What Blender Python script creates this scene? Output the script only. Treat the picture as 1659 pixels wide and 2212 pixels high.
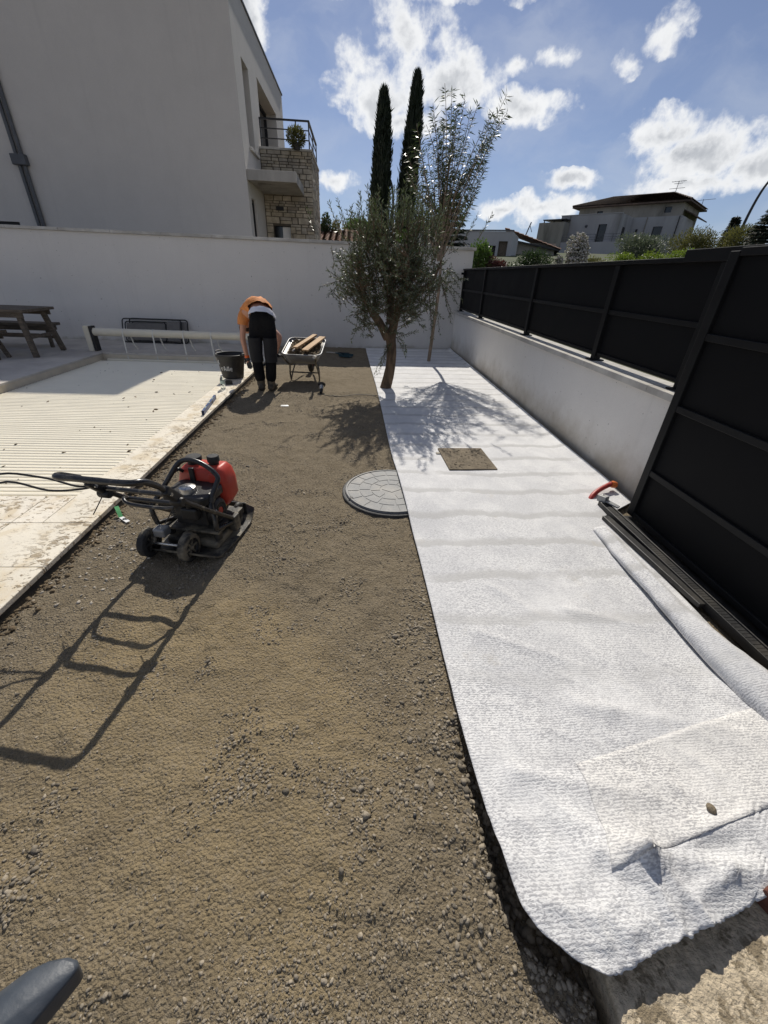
import bpy, math, random
import numpy as np
from mathutils import Matrix, Vector
rnd = random.Random(7)
rng = np.random.default_rng(11)
sc = bpy.context.scene
col = sc.collection
for o in list(bpy.data.objects): bpy.data.objects.remove(o)
R_ = math.radians

# ------------------------------------------------------------------ camera
cd = bpy.data.cameras.new('camera')
cd.sensor_fit = 'HORIZONTAL'; cd.sensor_width = 36.0; cd.lens = 18.836
cd.clip_start = 0.02; cd.clip_end = 3000
cam = bpy.data.objects.new('camera', cd); col.objects.link(cam)
def _camera_matrix():
    f = 868.0; cx, cy = 829.5, 1106.0
    ray = lambda x, y: np.array([x-cx, -(y-cy), -f])
    up = -ray(765, 2580); up /= np.linalg.norm(up)
    fw = ray(773, 588); fw -= up*fw.dot(up); fw /= np.linalg.norm(fw)
    r = np.cross(fw, up)
    m = np.array([r, fw, up])
    M = Matrix([list(m[0])+[0], list(m[1])+[0], list(m[2])+[1.5], [0, 0, 0, 1]])
    return M
cam.matrix_world = _camera_matrix()
sc.camera = cam
sc.render.resolution_x = 768; sc.render.resolution_y = 1024

# ------------------------------------------------------------------ light
SUN = Vector((0.055, 1.08, 1.0)).normalized()
SUN_ELEV = math.asin(SUN.z); SUN_ROT = math.atan2(SUN.x, SUN.y)
sd = bpy.data.lights.new('sun', 'SUN'); sd.energy = 3.9; sd.angle = R_(0.53); sd.color = (1.0, 0.94, 0.84)
so = bpy.data.objects.new('sun', sd); col.objects.link(so)
so.rotation_euler = (-SUN).to_track_quat('-Z', 'Y').to_euler(); so.location = (3, 30, 30)
sc.view_settings.view_transform = 'Standard'; sc.view_settings.look = 'None'
sc.cycles.max_bounces = 6; sc.cycles.diffuse_bounces = 3; sc.cycles.glossy_bounces = 3; sc.cycles.transmission_bounces = 5
sc.view_settings.exposure = 0.12; sc.view_settings.gamma = 1.0

class NT:
    """small helper round a node tree"""
    def __init__(s, tree): s.t = tree; s.n = tree.nodes; s.l = tree.links
    def new(s, typ, ins=None, **props):
        nd = s.n.new(typ)
        for k, v in props.items(): setattr(nd, k, v)
        for k, v in (ins or {}).items():
            if isinstance(v, bpy.types.NodeSocket): s.l.new(v, nd.inputs[k])
            else: nd.inputs[k].default_value = v
        return nd
    def math(s, op, a, b=0.0, c=None, clamp=False):
        ins = {0: a, 1: b}
        if c is not None: ins[2] = c
        return s.new('ShaderNodeMath', ins, operation=op, use_clamp=clamp).outputs[0]
    def vmath(s, op, a, b=(0, 0, 0)):
        nd = s.new('ShaderNodeVectorMath', {0: a, 1: b}, operation=op)
        return nd.outputs['Value'] if op in ('LENGTH', 'DISTANCE', 'DOT_PRODUCT') else nd.outputs[0]
    def noise(s, vec, scale, detail=4, rough=0.55, dist=0.0):
        return s.new('ShaderNodeTexNoise', {'Vector': vec, 'Scale': scale, 'Detail': detail, 'Roughness': rough, 'Distortion': dist}).outputs[0]
    def smooth(s, v, a, b, lo=0.0, hi=1.0):
        return s.new('ShaderNodeMapRange', {'Value': v, 'From Min': a, 'From Max': b, 'To Min': lo, 'To Max': hi}, interpolation_type='SMOOTHSTEP').outputs[0]
    def mix(s, f, a, b, mode='MIX'):
        nd = s.new('ShaderNodeMix', data_type='RGBA', blend_type=mode)
        for i, v in ((0, f), (6, a), (7, b)):
            if isinstance(v, bpy.types.NodeSocket): s.l.new(v, nd.inputs[i])
            elif i == 0: nd.inputs[0].default_value = v
            else: nd.inputs[i].default_value = tuple(v)+((1,) if len(v) == 3 else ())
        return nd.outputs[2]

world = bpy.data.worlds.new('World'); sc.world = world; world.use_nodes = True
def build_world():
    t = NT(world.node_tree); t.n.clear()
    sky = t.new('ShaderNodeTexSky', sky_type='NISHITA', sun_disc=False, sun_elevation=SUN_ELEV, sun_rotation=SUN_ROT,
                altitude=200, air_density=1.0, dust_density=0.25, ozone_density=3.0)
    d = t.new('ShaderNodeTexCoord').outputs['Generated']
    sep = t.new('ShaderNodeSeparateXYZ', {0: d})
    az = t.math('DEGREES', t.math('ARCTAN2', sep.outputs[0], sep.outputs[1]))
    h = t.math('SQRT', t.math('ADD', t.math('MULTIPLY', sep.outputs[0], sep.outputs[0]), t.math('MULTIPLY', sep.outputs[1], sep.outputs[1])))
    tz = t.math('DIVIDE', sep.outputs[2], t.math('MAXIMUM', h, 0.001))
    warp = t.new('ShaderNodeTexNoise', {'Vector': d, 'Scale': 9.0, 'Detail': 5.0, 'Roughness': 0.6}).outputs[1]
    wv = t.vmath('MULTIPLY', t.vmath('SUBTRACT', warp, (0.5, 0.5, 0.5)), (5.0, 0.075, 0))
    p = t.new('ShaderNodeCombineXYZ', {0: az, 1: tz, 2: 0.0}).outputs[0]
    p = t.vmath('ADD', p, wv)
    # cloud banks: azimuth, tan(elevation), half widths, weight
    blobs = [(2.4, .276, 5.6, .040, 1), (9.2, .300, 5.2, .046, 1), (4.5, .246, 5.5, .026, .85), (17.4, .264, 4.6, .026, 1),
             (4.5, .358, 4.4, .040, .72), (8.0, .345, 3.2, .030, .6), (.2, .325, 2.6, .034, .65), (7.0, .41, 11.0, .022, .85), (-10.5, .37, 1.8, .05, 1),
             (30.4, .222, 3.8, .036, 1), (33.4, .192, 5.2, .046, 1.1), (38.8, .178, 3.6, .036, 1), (34.0, .155, 6.5, .020, .9), (44, .19, 4, .05, 1),
             (22.8, .163, 2.6, .018, .95), (20.6, .122, 5.0, .026, 1), (16.2, .122, 2.8, .018, .9),
             (25.3, .305, 1.6, .017, .66), (19.3, .328, 2.0, .017, .66), (15.6, .315, 1.3, .015, .6), (28.3, .342, 2.0, .026, .62), (-2.2, .15, 2.2, .02, .8)]
    m = None
    for a0, t0, wa, ht, wt in blobs:
        L = t.vmath('LENGTH', t.vmath('MULTIPLY', t.vmath('SUBTRACT', p, (a0, t0, 0)), (1/(wa*1.25), 1/(ht*1.25), 0)))
        v = t.math('MULTIPLY', t.math('SUBTRACT', 1.0, L, clamp=True), wt)
        m = v if m is None else t.math('MAXIMUM', m, v)
    # the same kind of scattered cumulus carries on all round the rest of the sky
    outside = t.math('MAXIMUM', t.smooth(tz, .44, .6), t.smooth(t.math('ABSOLUTE', t.math('SUBTRACT', az, 8.0)), 40, 50), clamp=True)
    gen = t.smooth(t.noise(d, 3.2, 3, .5), .50, .72)
    gen = t.math('MULTIPLY', t.math('MULTIPLY', gen, outside), .8)
    m = t.math('MAXIMUM', m, gen)
    n1 = t.noise(d, 23.0, 9, .60, .15)
    n1u = t.noise(t.vmath('ADD', d, (0.0, 0.004, .016)), 23.0, 6, .60, .15)
    n2 = t.noise(d, 75.0, 4, .6, .3)
    dens = t.math('ADD', m, t.math('MULTIPLY', t.math('SUBTRACT', n1, .5), 1.9))
    dens = t.math('ADD', dens, t.math('MULTIPLY', t.math('SUBTRACT', n2, .5), .28))
    dens = t.math('MULTIPLY', dens, t.smooth(m, .0, .10))
    alpha = t.smooth(dens, .03, .62)
    # thin high veil
    cirr = t.new('ShaderNodeTexNoise', {'Vector': t.vmath('MULTIPLY', p, (.05, 6.0, 0)), 'Scale': 1.6, 'Detail': 6.0, 'Roughness': .55, 'Distortion': .5}).outputs[0]
    veil = t.math('MULTIPLY', t.smooth(cirr, .40, .76), .34)
    veil = t.math('MULTIPLY', veil, t.smooth(tz, 1.2, .3))
    shade = t.noise(t.vmath('ADD', d, (0.0, 0.0, .02)), 12.0, 6, .55, .3)
    up = t.math('ADD', m, t.math('MULTIPLY', t.math('SUBTRACT', n1u, .5), 1.9))
    core = t.smooth(dens, .35, .95)
    body = t.math('MULTIPLY', core, t.math('ADD', t.math('MULTIPLY', t.smooth(up, .45, 1.05), .75), t.math('MULTIPLY', t.smooth(shade, .40, .62), .35)))
    cloud = t.mix(t.math('MULTIPLY', body, .75), (11.6, 11.7, 11.8), (4.9, 5.2, 5.7))
    base = t.new('ShaderNodeHueSaturation', {'Saturation': .72, 'Value': 1.0, 'Color': sky.outputs[0]}).outputs[0]
    base = t.mix(1.0, base, (.66, .71, .86), 'MULTIPLY')
    base = t.mix(veil, base, (8.0, 8.5, 9.4))
    c = t.mix(t.math('MULTIPLY', alpha, .96), base, cloud)
    bg = t.new('ShaderNodeBackground', {'Color': c, 'Strength': 0.074})
    out = t.new('ShaderNodeOutputWorld', {'Surface': bg.outputs[0]})
build_world()

# ------------------------------------------------------------------ helpers
class MB:
    def __init__(s): s.v = []; s.f = []
    def add(s, vs, fs):
        o = len(s.v); s.v += [tuple(v) for v in vs]; s.f += [tuple(i+o for i in f) for f in fs]; return s
    def box(s, c, d, m=None):
        hx, hy, hz = d[0]/2, d[1]/2, d[2]/2
        vs = [Vector((x*hx, y*hy, z*hz)) for z in (-1, 1) for y in (-1, 1) for x in (-1, 1)]
        if m is not None: vs = [m @ v for v in vs]
        c = Vector(c)
        return s.add([v+c for v in vs], [(0, 2, 3, 1), (4, 5, 7, 6), (0, 1, 5, 4), (2, 6, 7, 3), (0, 4, 6, 2), (1, 3, 7, 5)])
    def bb(s, x0, x1, y0, y1, z0, z1):
        return s.box(((x0+x1)/2, (y0+y1)/2, (z0+z1)/2), (abs(x1-x0), abs(y1-y0), abs(z1-z0)))
    def beam(s, p0, p1, w, h, up=(0, 0, 1)):
        p0, p1 = Vector(p0), Vector(p1); d = (p1-p0); L = d.length; d.normalize()
        up = Vector(up)
        if abs(d.dot(up)) > .95: up = Vector((0, 1, 0))
        r = d.cross(up).normalized(); u = r.cross(d).normalized()
        m = Matrix((r, d, u)).transposed()
        return s.box((p0+p1)/2, (w, L, h), m)
    def tube(s, pts, r, seg=10, caps=True, closed=False):
        pts = [Vector(p) for p in pts]; n = len(pts)
        rs = [r]*n if not hasattr(r, '__len__') else r
        rings = []; prev = None
        for i, p in enumerate(pts):
            if closed: d = pts[(i+1) % n]-pts[i-1]
            else: d = pts[min(i+1, n-1)]-pts[max(i-1, 0)]
            d.normalize()
            if prev is None:
                a = Vector((0, 0, 1)) if abs(d.z) < .9 else Vector((1, 0, 0))
                x = d.cross(a).normalized()
            else:
                x = (prev-d*prev.dot(d)).normalized()
            prev = x; y = d.cross(x)
            rings.append([p+(x*math.cos(2*math.pi*k/seg)+y*math.sin(2*math.pi*k/seg))*rs[i] for k in range(seg)])
        vs = [v for g in rings for v in g]; fs = []
        m = n if closed else n-1
        for i in range(m):
            a, b = i*seg, ((i+1) % n)*seg
            for k in range(seg): fs.append((a+k, a+(k+1) % seg, b+(k+1) % seg, b+k))
        if caps and not closed:
            fs.append(tuple(range(seg-1, -1, -1))); fs.append(tuple((n-1)*seg+k for k in range(seg)))
        return s.add(vs, fs)
    def lathe(s, prof, o=(0, 0, 0), axis='Z', seg=24, a0=0, a1=2*math.pi):
        full = abs(a1-a0-2*math.pi) < 1e-6; k = seg if full else seg+1
        vs = []; fs = []; o = Vector(o)
        for r, z in prof:
            for j in range(k):
                a = a0+(a1-a0)*j/seg; c, q = r*math.cos(a), r*math.sin(a)
                vs.append(o+Vector({'Z': (c, q, z), 'X': (z, c, q), 'Y': (q, z, c)}[axis]))
        for i in range(len(prof)-1):
            for j in range(seg):
                j2 = (j+1) % k
                fs.append((i*k+j, i*k+j2, (i+1)*k+j2, (i+1)*k+j))
        return s.add(vs, fs)
    def prism(s, poly, z0, z1, m=None):
        n = len(poly)
        vs = [Vector((x, y, z0)) for x, y in poly]+[Vector((x, y, z1)) for x, y in poly]
        if m is not None: vs = [m @ v for v in vs]
        return s.add(vs, [tuple(range(n-1, -1, -1)), tuple(range(n, 2*n))]+[(i, (i+1) % n, n+(i+1) % n, n+i) for i in range(n)])
    def wall(s, x0, x1, z0, z1, th, ops, m):
        """wall in the local x-z plane, front at y=0, back at y=th, with rectangular openings (x0,x1,z0,z1)"""
        xs = sorted({x0, x1, *[v for o in ops for v in o[:2]]}); zs = sorted({z0, z1, *[v for o in ops for v in o[2:]]})
        xs = [x for x in xs if x0 <= x <= x1]; zs = [z for z in zs if z0 <= z <= z1]
        hole = lambda x, z: any(o[0] < x < o[1] and o[2] < z < o[3] for o in ops)
        for i in range(len(xs)-1):
            for j in range(len(zs)-1):
                a, b, c, d = xs[i], xs[i+1], zs[j], zs[j+1]
                if hole((a+b)/2, (c+d)/2): continue
                s.add([m @ Vector(v) for v in ((a, 0, c), (b, 0, c), (b, 0, d), (a, 0, d), (a, th, c), (b, th, c), (b, th, d), (a, th, d))], [(0, 1, 2, 3), (5, 4, 7, 6)])
        for o in list(ops)+[(x0, x1, z0, z1)]:
            a, b, c, d = max(o[0], x0), min(o[1], x1), max(o[2], z0), min(o[3], z1)
            s.add([m @ Vector(v) for v in ((a, 0, c), (b, 0, c), (b, 0, d), (a, 0, d), (a, th, c), (b, th, c), (b, th, d), (a, th, d))],
                  [(0, 1, 5, 4), (1, 2, 6, 5), (2, 3, 7, 6), (3, 0, 4, 7)])
        return s
    def mesh(s, name, smooth=None):
        me = bpy.data.meshes.new(name); me.from_pydata(s.v, [], s.f); me.update()
        import bmesh
        bm = bmesh.new(); bm.from_mesh(me); bmesh.ops.recalc_face_normals(bm, faces=bm.faces); bm.to_mesh(me); bm.free()
        if smooth:
            me.shade_smooth(); me.set_sharp_from_angle(angle=R_(smooth))
        return me
    def build(s, name, mat, parent=None, smooth=None, bevel=0, seg=2, loc=None):
        me = s.mesh(name, smooth); me.materials.append(mat)
        return put(name, me, parent, bevel, seg, loc)
def put(name, me, parent=None, bevel=0, seg=2, loc=None):
    o = bpy.data.objects.new(name, me); col.objects.link(o)
    if parent is not None: o.parent = parent
    if loc is not None: o.location = loc
    if bevel:
        b = o.modifiers.new('bevel', 'BEVEL'); b.width = bevel; b.segments = seg; b.limit_method = 'ANGLE'; b.angle_limit = R_(40)
    return o
def fast(name, V, F, mat, parent=None, smooth=False):
    """numpy verts (n,3) and faces (m,k)"""
    me = bpy.data.meshes.new(name); F = np.ascontiguousarray(F, dtype=np.int32); m, k = F.shape
    me.vertices.add(len(V)); me.vertices.foreach_set('co', np.ascontiguousarray(V, dtype=np.float32).ravel())
    me.loops.add(m*k); me.loops.foreach_set('vertex_index', F.ravel())
    me.polygons.add(m); me.polygons.foreach_set('loop_start', np.arange(0, m*k, k, dtype=np.int32))
    me.update(calc_edges=True); me.materials.append(mat)
    if smooth: me.shade_smooth()
    return put(name, me, parent)
def tag(o, label=None, cat=None, group=None, kind=None):
    if label: o['label'] = label
    if cat: o['category'] = cat
    if group: o['group'] = group
    if kind: o['kind'] = kind
    return o
def thing(name, label, cat, loc=(0, 0, 0), rz=0.0, group=None):
    o = bpy.data.objects.new(name, None); col.objects.link(o); o.location = loc; o.rotation_euler = (0, 0, rz)
    o.empty_display_size = .1
    return tag(o, label, cat, group)
def shared(name, me, parent, loc, scale=(1, 1, 1), rot=(0, 0, 0)):
    o = bpy.data.objects.new(name, me); col.objects.link(o); o.parent = parent; o.location = loc; o.scale = scale; o.rotation_euler = rot
    return o

# value noise on numpy arrays
def vnoise(x, y, seed=0):
    xi = np.floor(x).astype(np.int64); yi = np.floor(y).astype(np.int64); xf = x-xi; yf = y-yi
    u = xf*xf*(3-2*xf); v = yf*yf*(3-2*yf)
    def hsh(a, b):
        q = (a*374761393+b*668265263+seed*982451653) & 0x7fffffff
        q = ((q ^ (q >> 13))*1274126177) & 0x7fffffff
        return ((q ^ (q >> 16)) & 0xffff)/65535.0
    return (hsh(xi, yi)*(1-u)+hsh(xi+1, yi)*u)*(1-v)+(hsh(xi, yi+1)*(1-u)+hsh(xi+1, yi+1)*u)*v
def fbm(x, y, oct=4, seed=0):
    s = 0; a = .5; t = 0
    for i in range(oct):
        s = s+a*vnoise(x, y, seed+i*7); t += a; a *= .5; x = x*2.03+3.1; y = y*2.03+1.7
    return s/t

# ------------------------------------------------------------------ materials
def mat(name, color, rough=.8, var=.12, scale=6.0, bump=.15, bscale=80.0, metal=0.0, spec=.4, second=None, smix=(.45, .65), coord='pos', bdist=.01, stretch=None, island=0.0):
    m = bpy.data.materials.new(name); m.use_nodes = True
    t = NT(m.node_tree); t.n.clear()
    v = t.new('ShaderNodeNewGeometry').outputs['Position'] if coord == 'pos' else t.new('ShaderNodeTexCoord').outputs['Object']
    if stretch: v = t.vmath('MULTIPLY', v, stretch)
    n = t.noise(v, scale, 5, .6)
    c = tuple(color)
    dark = tuple(x*(1-var) for x in c); lite = tuple(min(1, x*(1+var)) for x in c)
    cc = t.mix(t.smooth(n, .3, .7), dark, lite)
    if second: cc = t.mix(t.smooth(t.noise(v, scale*.45, 6, .65, .3), *smix), cc, second)
    if island:
        ri = t.new('ShaderNodeNewGeometry').outputs['Random Per Island']
        cc = t.mix(1.0, cc, t.new('ShaderNodeCombineColor', {0: t.smooth(ri, 0, 1, 1-island, 1+island), 1: t.smooth(ri, 0, 1, 1-island, 1+island), 2: t.smooth(ri, 0, 1, 1-island, 1+island)}).outputs[0], 'MULTIPLY')
    b = t.new('ShaderNodeBsdfPrincipled', {'Base Color': cc, 'Roughness': rough, 'Metallic': metal, 'Specular IOR Level': spec})
    if bump:
        bn = t.new('ShaderNodeBump', {'Strength': bump, 'Distance': bdist, 'Height': t.noise(v, bscale, 4, .6)})
        t.l.new(bn.outputs[0], b.inputs['Normal'])
    rr = t.math('ADD', t.math('MULTIPLY', t.math('SUBTRACT', n, .5), .25), rough, clamp=True)
    t.l.new(rr, b.inputs['Roughness'])
    t.new('ShaderNodeOutputMaterial', {'Surface': b.outputs[0]})
    return m
def leafmat(name, a, b, rough=.45, trans=.25, under=None):
    m = bpy.data.materials.new(name); m.use_nodes = True
    t = NT(m.node_tree); t.n.clear()
    g = t.new('ShaderNodeNewGeometry')
    c = t.mix(g.outputs['Random Per Island'], a, b)
    v = t.noise(g.outputs['Position'], 2.5, 3)
    c = t.mix(t.math('MULTIPLY', v, .5), c, tuple(x*.55 for x in a))
    if under: c = t.mix(g.outputs['Backfacing'], c, under)
    p = t.new('ShaderNodeBsdfPrincipled', {'Base Color': c, 'Roughness': rough, 'Specular IOR Level': .5})
    tr = t.new('ShaderNodeBsdfTranslucent', {'Color': t.mix(.5, c, (b[0]*1.3, b[1]*1.5, b[2]))})
    mx = t.new('ShaderNodeMixShader', {0: trans, 1: p.outputs[0], 2: tr.outputs[0]})
    t.new('ShaderNodeOutputMaterial', {'Surface': mx.outputs[0]})
    return m
def glassmat(name, color=(.9, .95, .93), rough=.05, alpha=.0):
    m = bpy.data.materials.new(name); m.use_nodes = True
    b = m.node_tree.nodes['Principled BSDF']; b.inputs['Base Color'].default_value = (*color, 1); b.inputs['Roughness'].default_value = rough
    b.inputs['Transmission Weight'].default_value = 1.0; b.inputs['IOR'].default_value = 1.33
    return m

def stain_mat(name, base, stain, bump=.4, bscale=240, zlim=(.0, .35), low=True, rough=.9, fine=.06):
    """rendered wall with a splashed, dirty foot and faint blotches"""
    m = bpy.data.materials.new(name); m.use_nodes = True; t = NT(m.node_tree); t.n.clear()
    pos = t.new('ShaderNodeNewGeometry').outputs['Position']; z = t.new('ShaderNodeSeparateXYZ', {0: pos}).outputs[2]
    n = t.noise(pos, 2.2, 6, .6); nf = t.noise(pos, bscale*.8, 3, .7)
    c = t.mix(t.smooth(n, .3, .7), tuple(x*(1-fine) for x in base), tuple(x*(1+fine) for x in base))
    c = t.mix(t.math('MULTIPLY', t.smooth(nf, .35, .75), .30), c, tuple(x*.70 for x in base))
    gr_ = t.noise(pos, 70, 3, .7); c = t.mix(t.math('MULTIPLY', t.smooth(gr_, .52, .72), .22), c, tuple(x*.72 for x in base))
    stk = t.noise(t.vmath('MULTIPLY', pos, (3.0, 3.0, .12)), 2.2, 5, .6); c = t.mix(t.math('MULTIPLY', t.smooth(stk, .55, .80), .22), c, tuple(x*.72 for x in base))
    if low:
        zz = t.math('SUBTRACT', z, t.math('MULTIPLY', t.math('SUBTRACT', t.noise(pos, 3.0, 6, .65), .5), .55))
        c = t.mix(t.math('MULTIPLY', t.smooth(zz, zlim[1], zlim[0]), .75), c, stain)
        sp = t.smooth(t.noise(pos, 26, 2, .4), .735, .76)
        c = t.mix(t.math('MULTIPLY', sp, .6), c, tuple(x*.4 for x in stain))
    b = t.new('ShaderNodeBsdfPrincipled', {'Base Color': c, 'Roughness': rough, 'Specular IOR Level': .25})
    bn = t.new('ShaderNodeBump', {'Strength': bump, 'Distance': .006, 'Height': t.noise(pos, bscale, 3, .7)})
    t.l.new(bn.outputs[0], b.inputs['Normal'])
    t.new('ShaderNodeOutputMaterial', {'Surface': b.outputs[0]})
    return m

def ground_mat():
    m = bpy.data.materials.new('sandy_gravel'); m.use_nodes = True; t = NT(m.node_tree); t.n.clear()
    pos = t.new('ShaderNodeNewGeometry').outputs['Position']
    z1 = t.noise(pos, 1.1, 5, .6, .4); z2 = t.noise(pos, 5.5, 6, .65); z3 = t.noise(pos, 45, 5, .65); z4 = t.noise(pos, 190, 3, .6)
    vor = t.new('ShaderNodeTexVoronoi', {'Vector': pos, 'Scale': 95.0, 'Randomness': 1.0}, feature='F1')
    vc = t.new('ShaderNodeSeparateColor', {0: vor.outputs['Color']}).outputs[0]
    q = t.vmath('MULTIPLY', t.vmath('SUBTRACT', pos, (-.62, .85, 0)), (1/.95, 1/.90, 0))
    sand = t.smooth(t.math('ADD', t.vmath('LENGTH', q), t.math('MULTIPLY', t.math('SUBTRACT', z1, .5), 1.6)), 1.15, .55)
    c = t.mix(sand, (.236, .193, .132), (.308, .239, .138))
    c = t.mix(t.math('MULTIPLY', t.smooth(z1, .35, .65), .4), c, (.205, .168, .116))
    c = t.mix(t.math('MULTIPLY', t.smooth(z2, .38, .7), .55), c, (.150, .118, .074))
    c = t.mix(t.math('MULTIPLY', t.smooth(z3, .45, .8), .5), c, (.30, .245, .165))
    c = t.mix(t.math('MULTIPLY', t.smooth(vc, .55, 1.0), .35), c, (.32, .27, .20))
    c = t.mix(t.math('MULTIPLY', t.smooth(z4, .54, .70), t.math('SUBTRACT', .75, t.math('MULTIPLY', sand, .4))), c, (.065, .050, .032))  # near-black flecks put the shade of crevices between stones into the colour
    # coarser gravel cells
    hgt = t.math('ADD', t.math('MULTIPLY', z3, .7), t.math('MULTIPLY', z4, .5))
    hgt = t.math('SUBTRACT', hgt, t.math('MULTIPLY', vor.outputs['Distance'], .45))
    b = t.new('ShaderNodeBsdfPrincipled', {'Base Color': c, 'Roughness': .95, 'Specular IOR Level': .2})
    bn = t.new('ShaderNodeBump', {'Strength': 1.0, 'Distance': .016, 'Height': hgt})
    t.l.new(bn.outputs[0], b.inputs['Normal'])
    t.new('ShaderNodeOutputMaterial', {'Surface': b.outputs[0]})
    return m
def fabric_mat(name='geotextile', bands=True, warm=False):
    m = bpy.data.materials.new(name); m.use_nodes = True; t = NT(m.node_tree); t.n.clear()
    pos = t.new('ShaderNodeNewGeometry').outputs['Position']
    sp = t.new('ShaderNodeSeparateXYZ', {0: pos}); y = sp.outputs[1]
    wob = t.math('MULTIPLY', t.math('SUBTRACT', t.noise(t.vmath('MULTIPLY', pos, (2.2, 1.0, 1)), 1.3, 6, .6), .5), .22)
    wob2 = t.math('MULTIPLY', t.math('SUBTRACT', t.noise(pos, 24, 3, .6), .5), .03)
    ph = t.math('FRACT', t.math('DIVIDE', t.math('ADD', t.math('ADD', y, wob), wob2), .345))
    band = t.math('MULTIPLY', t.smooth(ph, .04, .10), t.smooth(ph, .36, .20))
    band = t.math('MULTIPLY', band, t.smooth(t.noise(pos, 2.1, 5, .65), .30, .48))
    band = t.math('MULTIPLY', band, t.smooth(y, .8, 1.8, .15, 1.0))
    kn = t.noise(t.vmath('MULTIPLY', pos, (1.0, 2.2, 1.0)), 90, 2, .6, .6)
    rows = t.math('SINE', t.math('MULTIPLY', t.math('ADD', y, t.math('MULTIPLY', kn, .006)), 2*math.pi/.0105))
    cols = t.math('SINE', t.math('MULTIPLY', sp.outputs[0], 2*math.pi/.0125))
    knit = t.math('ADD', kn, t.math('ADD', t.math('MULTIPLY', rows, .055), t.math('MULTIPLY', t.math('MULTIPLY', rows, cols), .035)))
    patch = t.smooth(t.noise(pos, 2.3, 6, .7), .30, .60, .35, 1.0)
    fade = t.smooth(y, .3, 4.0, 1.0, .35)
    c = t.mix(t.smooth(t.noise(pos, 3.2, 5, .65, .5), .34, .68), (.67, .67, .675), (.80, .797, .79))
    c = t.mix(t.math('MULTIPLY', t.math('MULTIPLY', t.smooth(knit, .44, .60), patch), t.math('MULTIPLY', fade, .95)), c, (.36, .36, .38))
    if bands: c = t.mix(t.math('MULTIPLY', band, .68), c, (.47, .465, .455))
    if warm: c = t.mix(1.0, c, (1.03, 1.015, .985), 'MULTIPLY')
    mud = t.smooth(t.noise(pos, 2.6, 7, .7), .60, .74)
    c = t.mix(t.math('MULTIPLY', mud, .45), c, (.56, .50, .39))
    b = t.new('ShaderNodeBsdfPrincipled', {'Base Color': c, 'Roughness': .75, 'Specular IOR Level': .2, 'Sheen Weight': .1})
    hh = t.math('ADD', knit, t.math('MULTIPLY', t.noise(pos, 14, 4, .6), .8))
    bn = t.new('ShaderNodeBump', {'Strength': .6, 'Distance': .005, 'Height': hh})
    t.l.new(bn.outputs[0], b.inputs['Normal'])
    t.new('ShaderNodeOutputMaterial', {'Surface': b.outputs[0]})
    return m
def mud_stone(name, base, mud, edge=True):
    m = bpy.data.materials.new(name); m.use_nodes = True; t = NT(m.node_tree); t.n.clear()
    pos = t.new('ShaderNodeNewGeometry').outputs['Position']
    x = t.new('ShaderNodeSeparateXYZ', {0: pos}).outputs[0]
    n = t.noise(pos, 3.0, 5, .6)
    c = t.mix(t.smooth(n, .3, .7), tuple(v*.93 for v in base), tuple(v*1.05 for v in base))
    c = t.mix(t.math('MULTIPLY', t.smooth(t.noise(pos, 4.5, 6, .62, .5), .46, .68), .6), c, (.62, .49, .30))
    f = t.smooth(x, -2.02, -1.80, .25, 1.0) if edge else 1.0
    thr = t.noise(t.vmath('MULTIPLY', pos, (1.0, 1.5, 1.0)), 22, 5, .62, .6)
    lump = t.math('MULTIPLY', t.smooth(t.math('ADD', thr, t.math('MULTIPLY', t.math('SUBTRACT', t.noise(pos, 3.4, 3), .5), .35)), .55, .62), f)
    c = t.mix(t.math('MULTIPLY', lump, .8), c, mud)
    dots = t.math('MULTIPLY', t.smooth(t.noise(pos, 40, 2, .4), .67, .71), f)
    c = t.mix(t.math('MULTIPLY', dots, .8), c, tuple(v*.6 for v in mud))
    b = t.new('ShaderNodeBsdfPrincipled', {'Base Color': c, 'Roughness': .8, 'Specular IOR Level': .3})
    bn = t.new('ShaderNodeBump', {'Strength': .6, 'Distance': .008, 'Height': t.math('ADD', lump, t.math('MULTIPLY', t.noise(pos, 90, 3), .25))})
    t.l.new(bn.outputs[0], b.inputs['Normal'])
    t.new('ShaderNodeOutputMaterial', {'Surface': b.outputs[0]})
    return m

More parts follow.
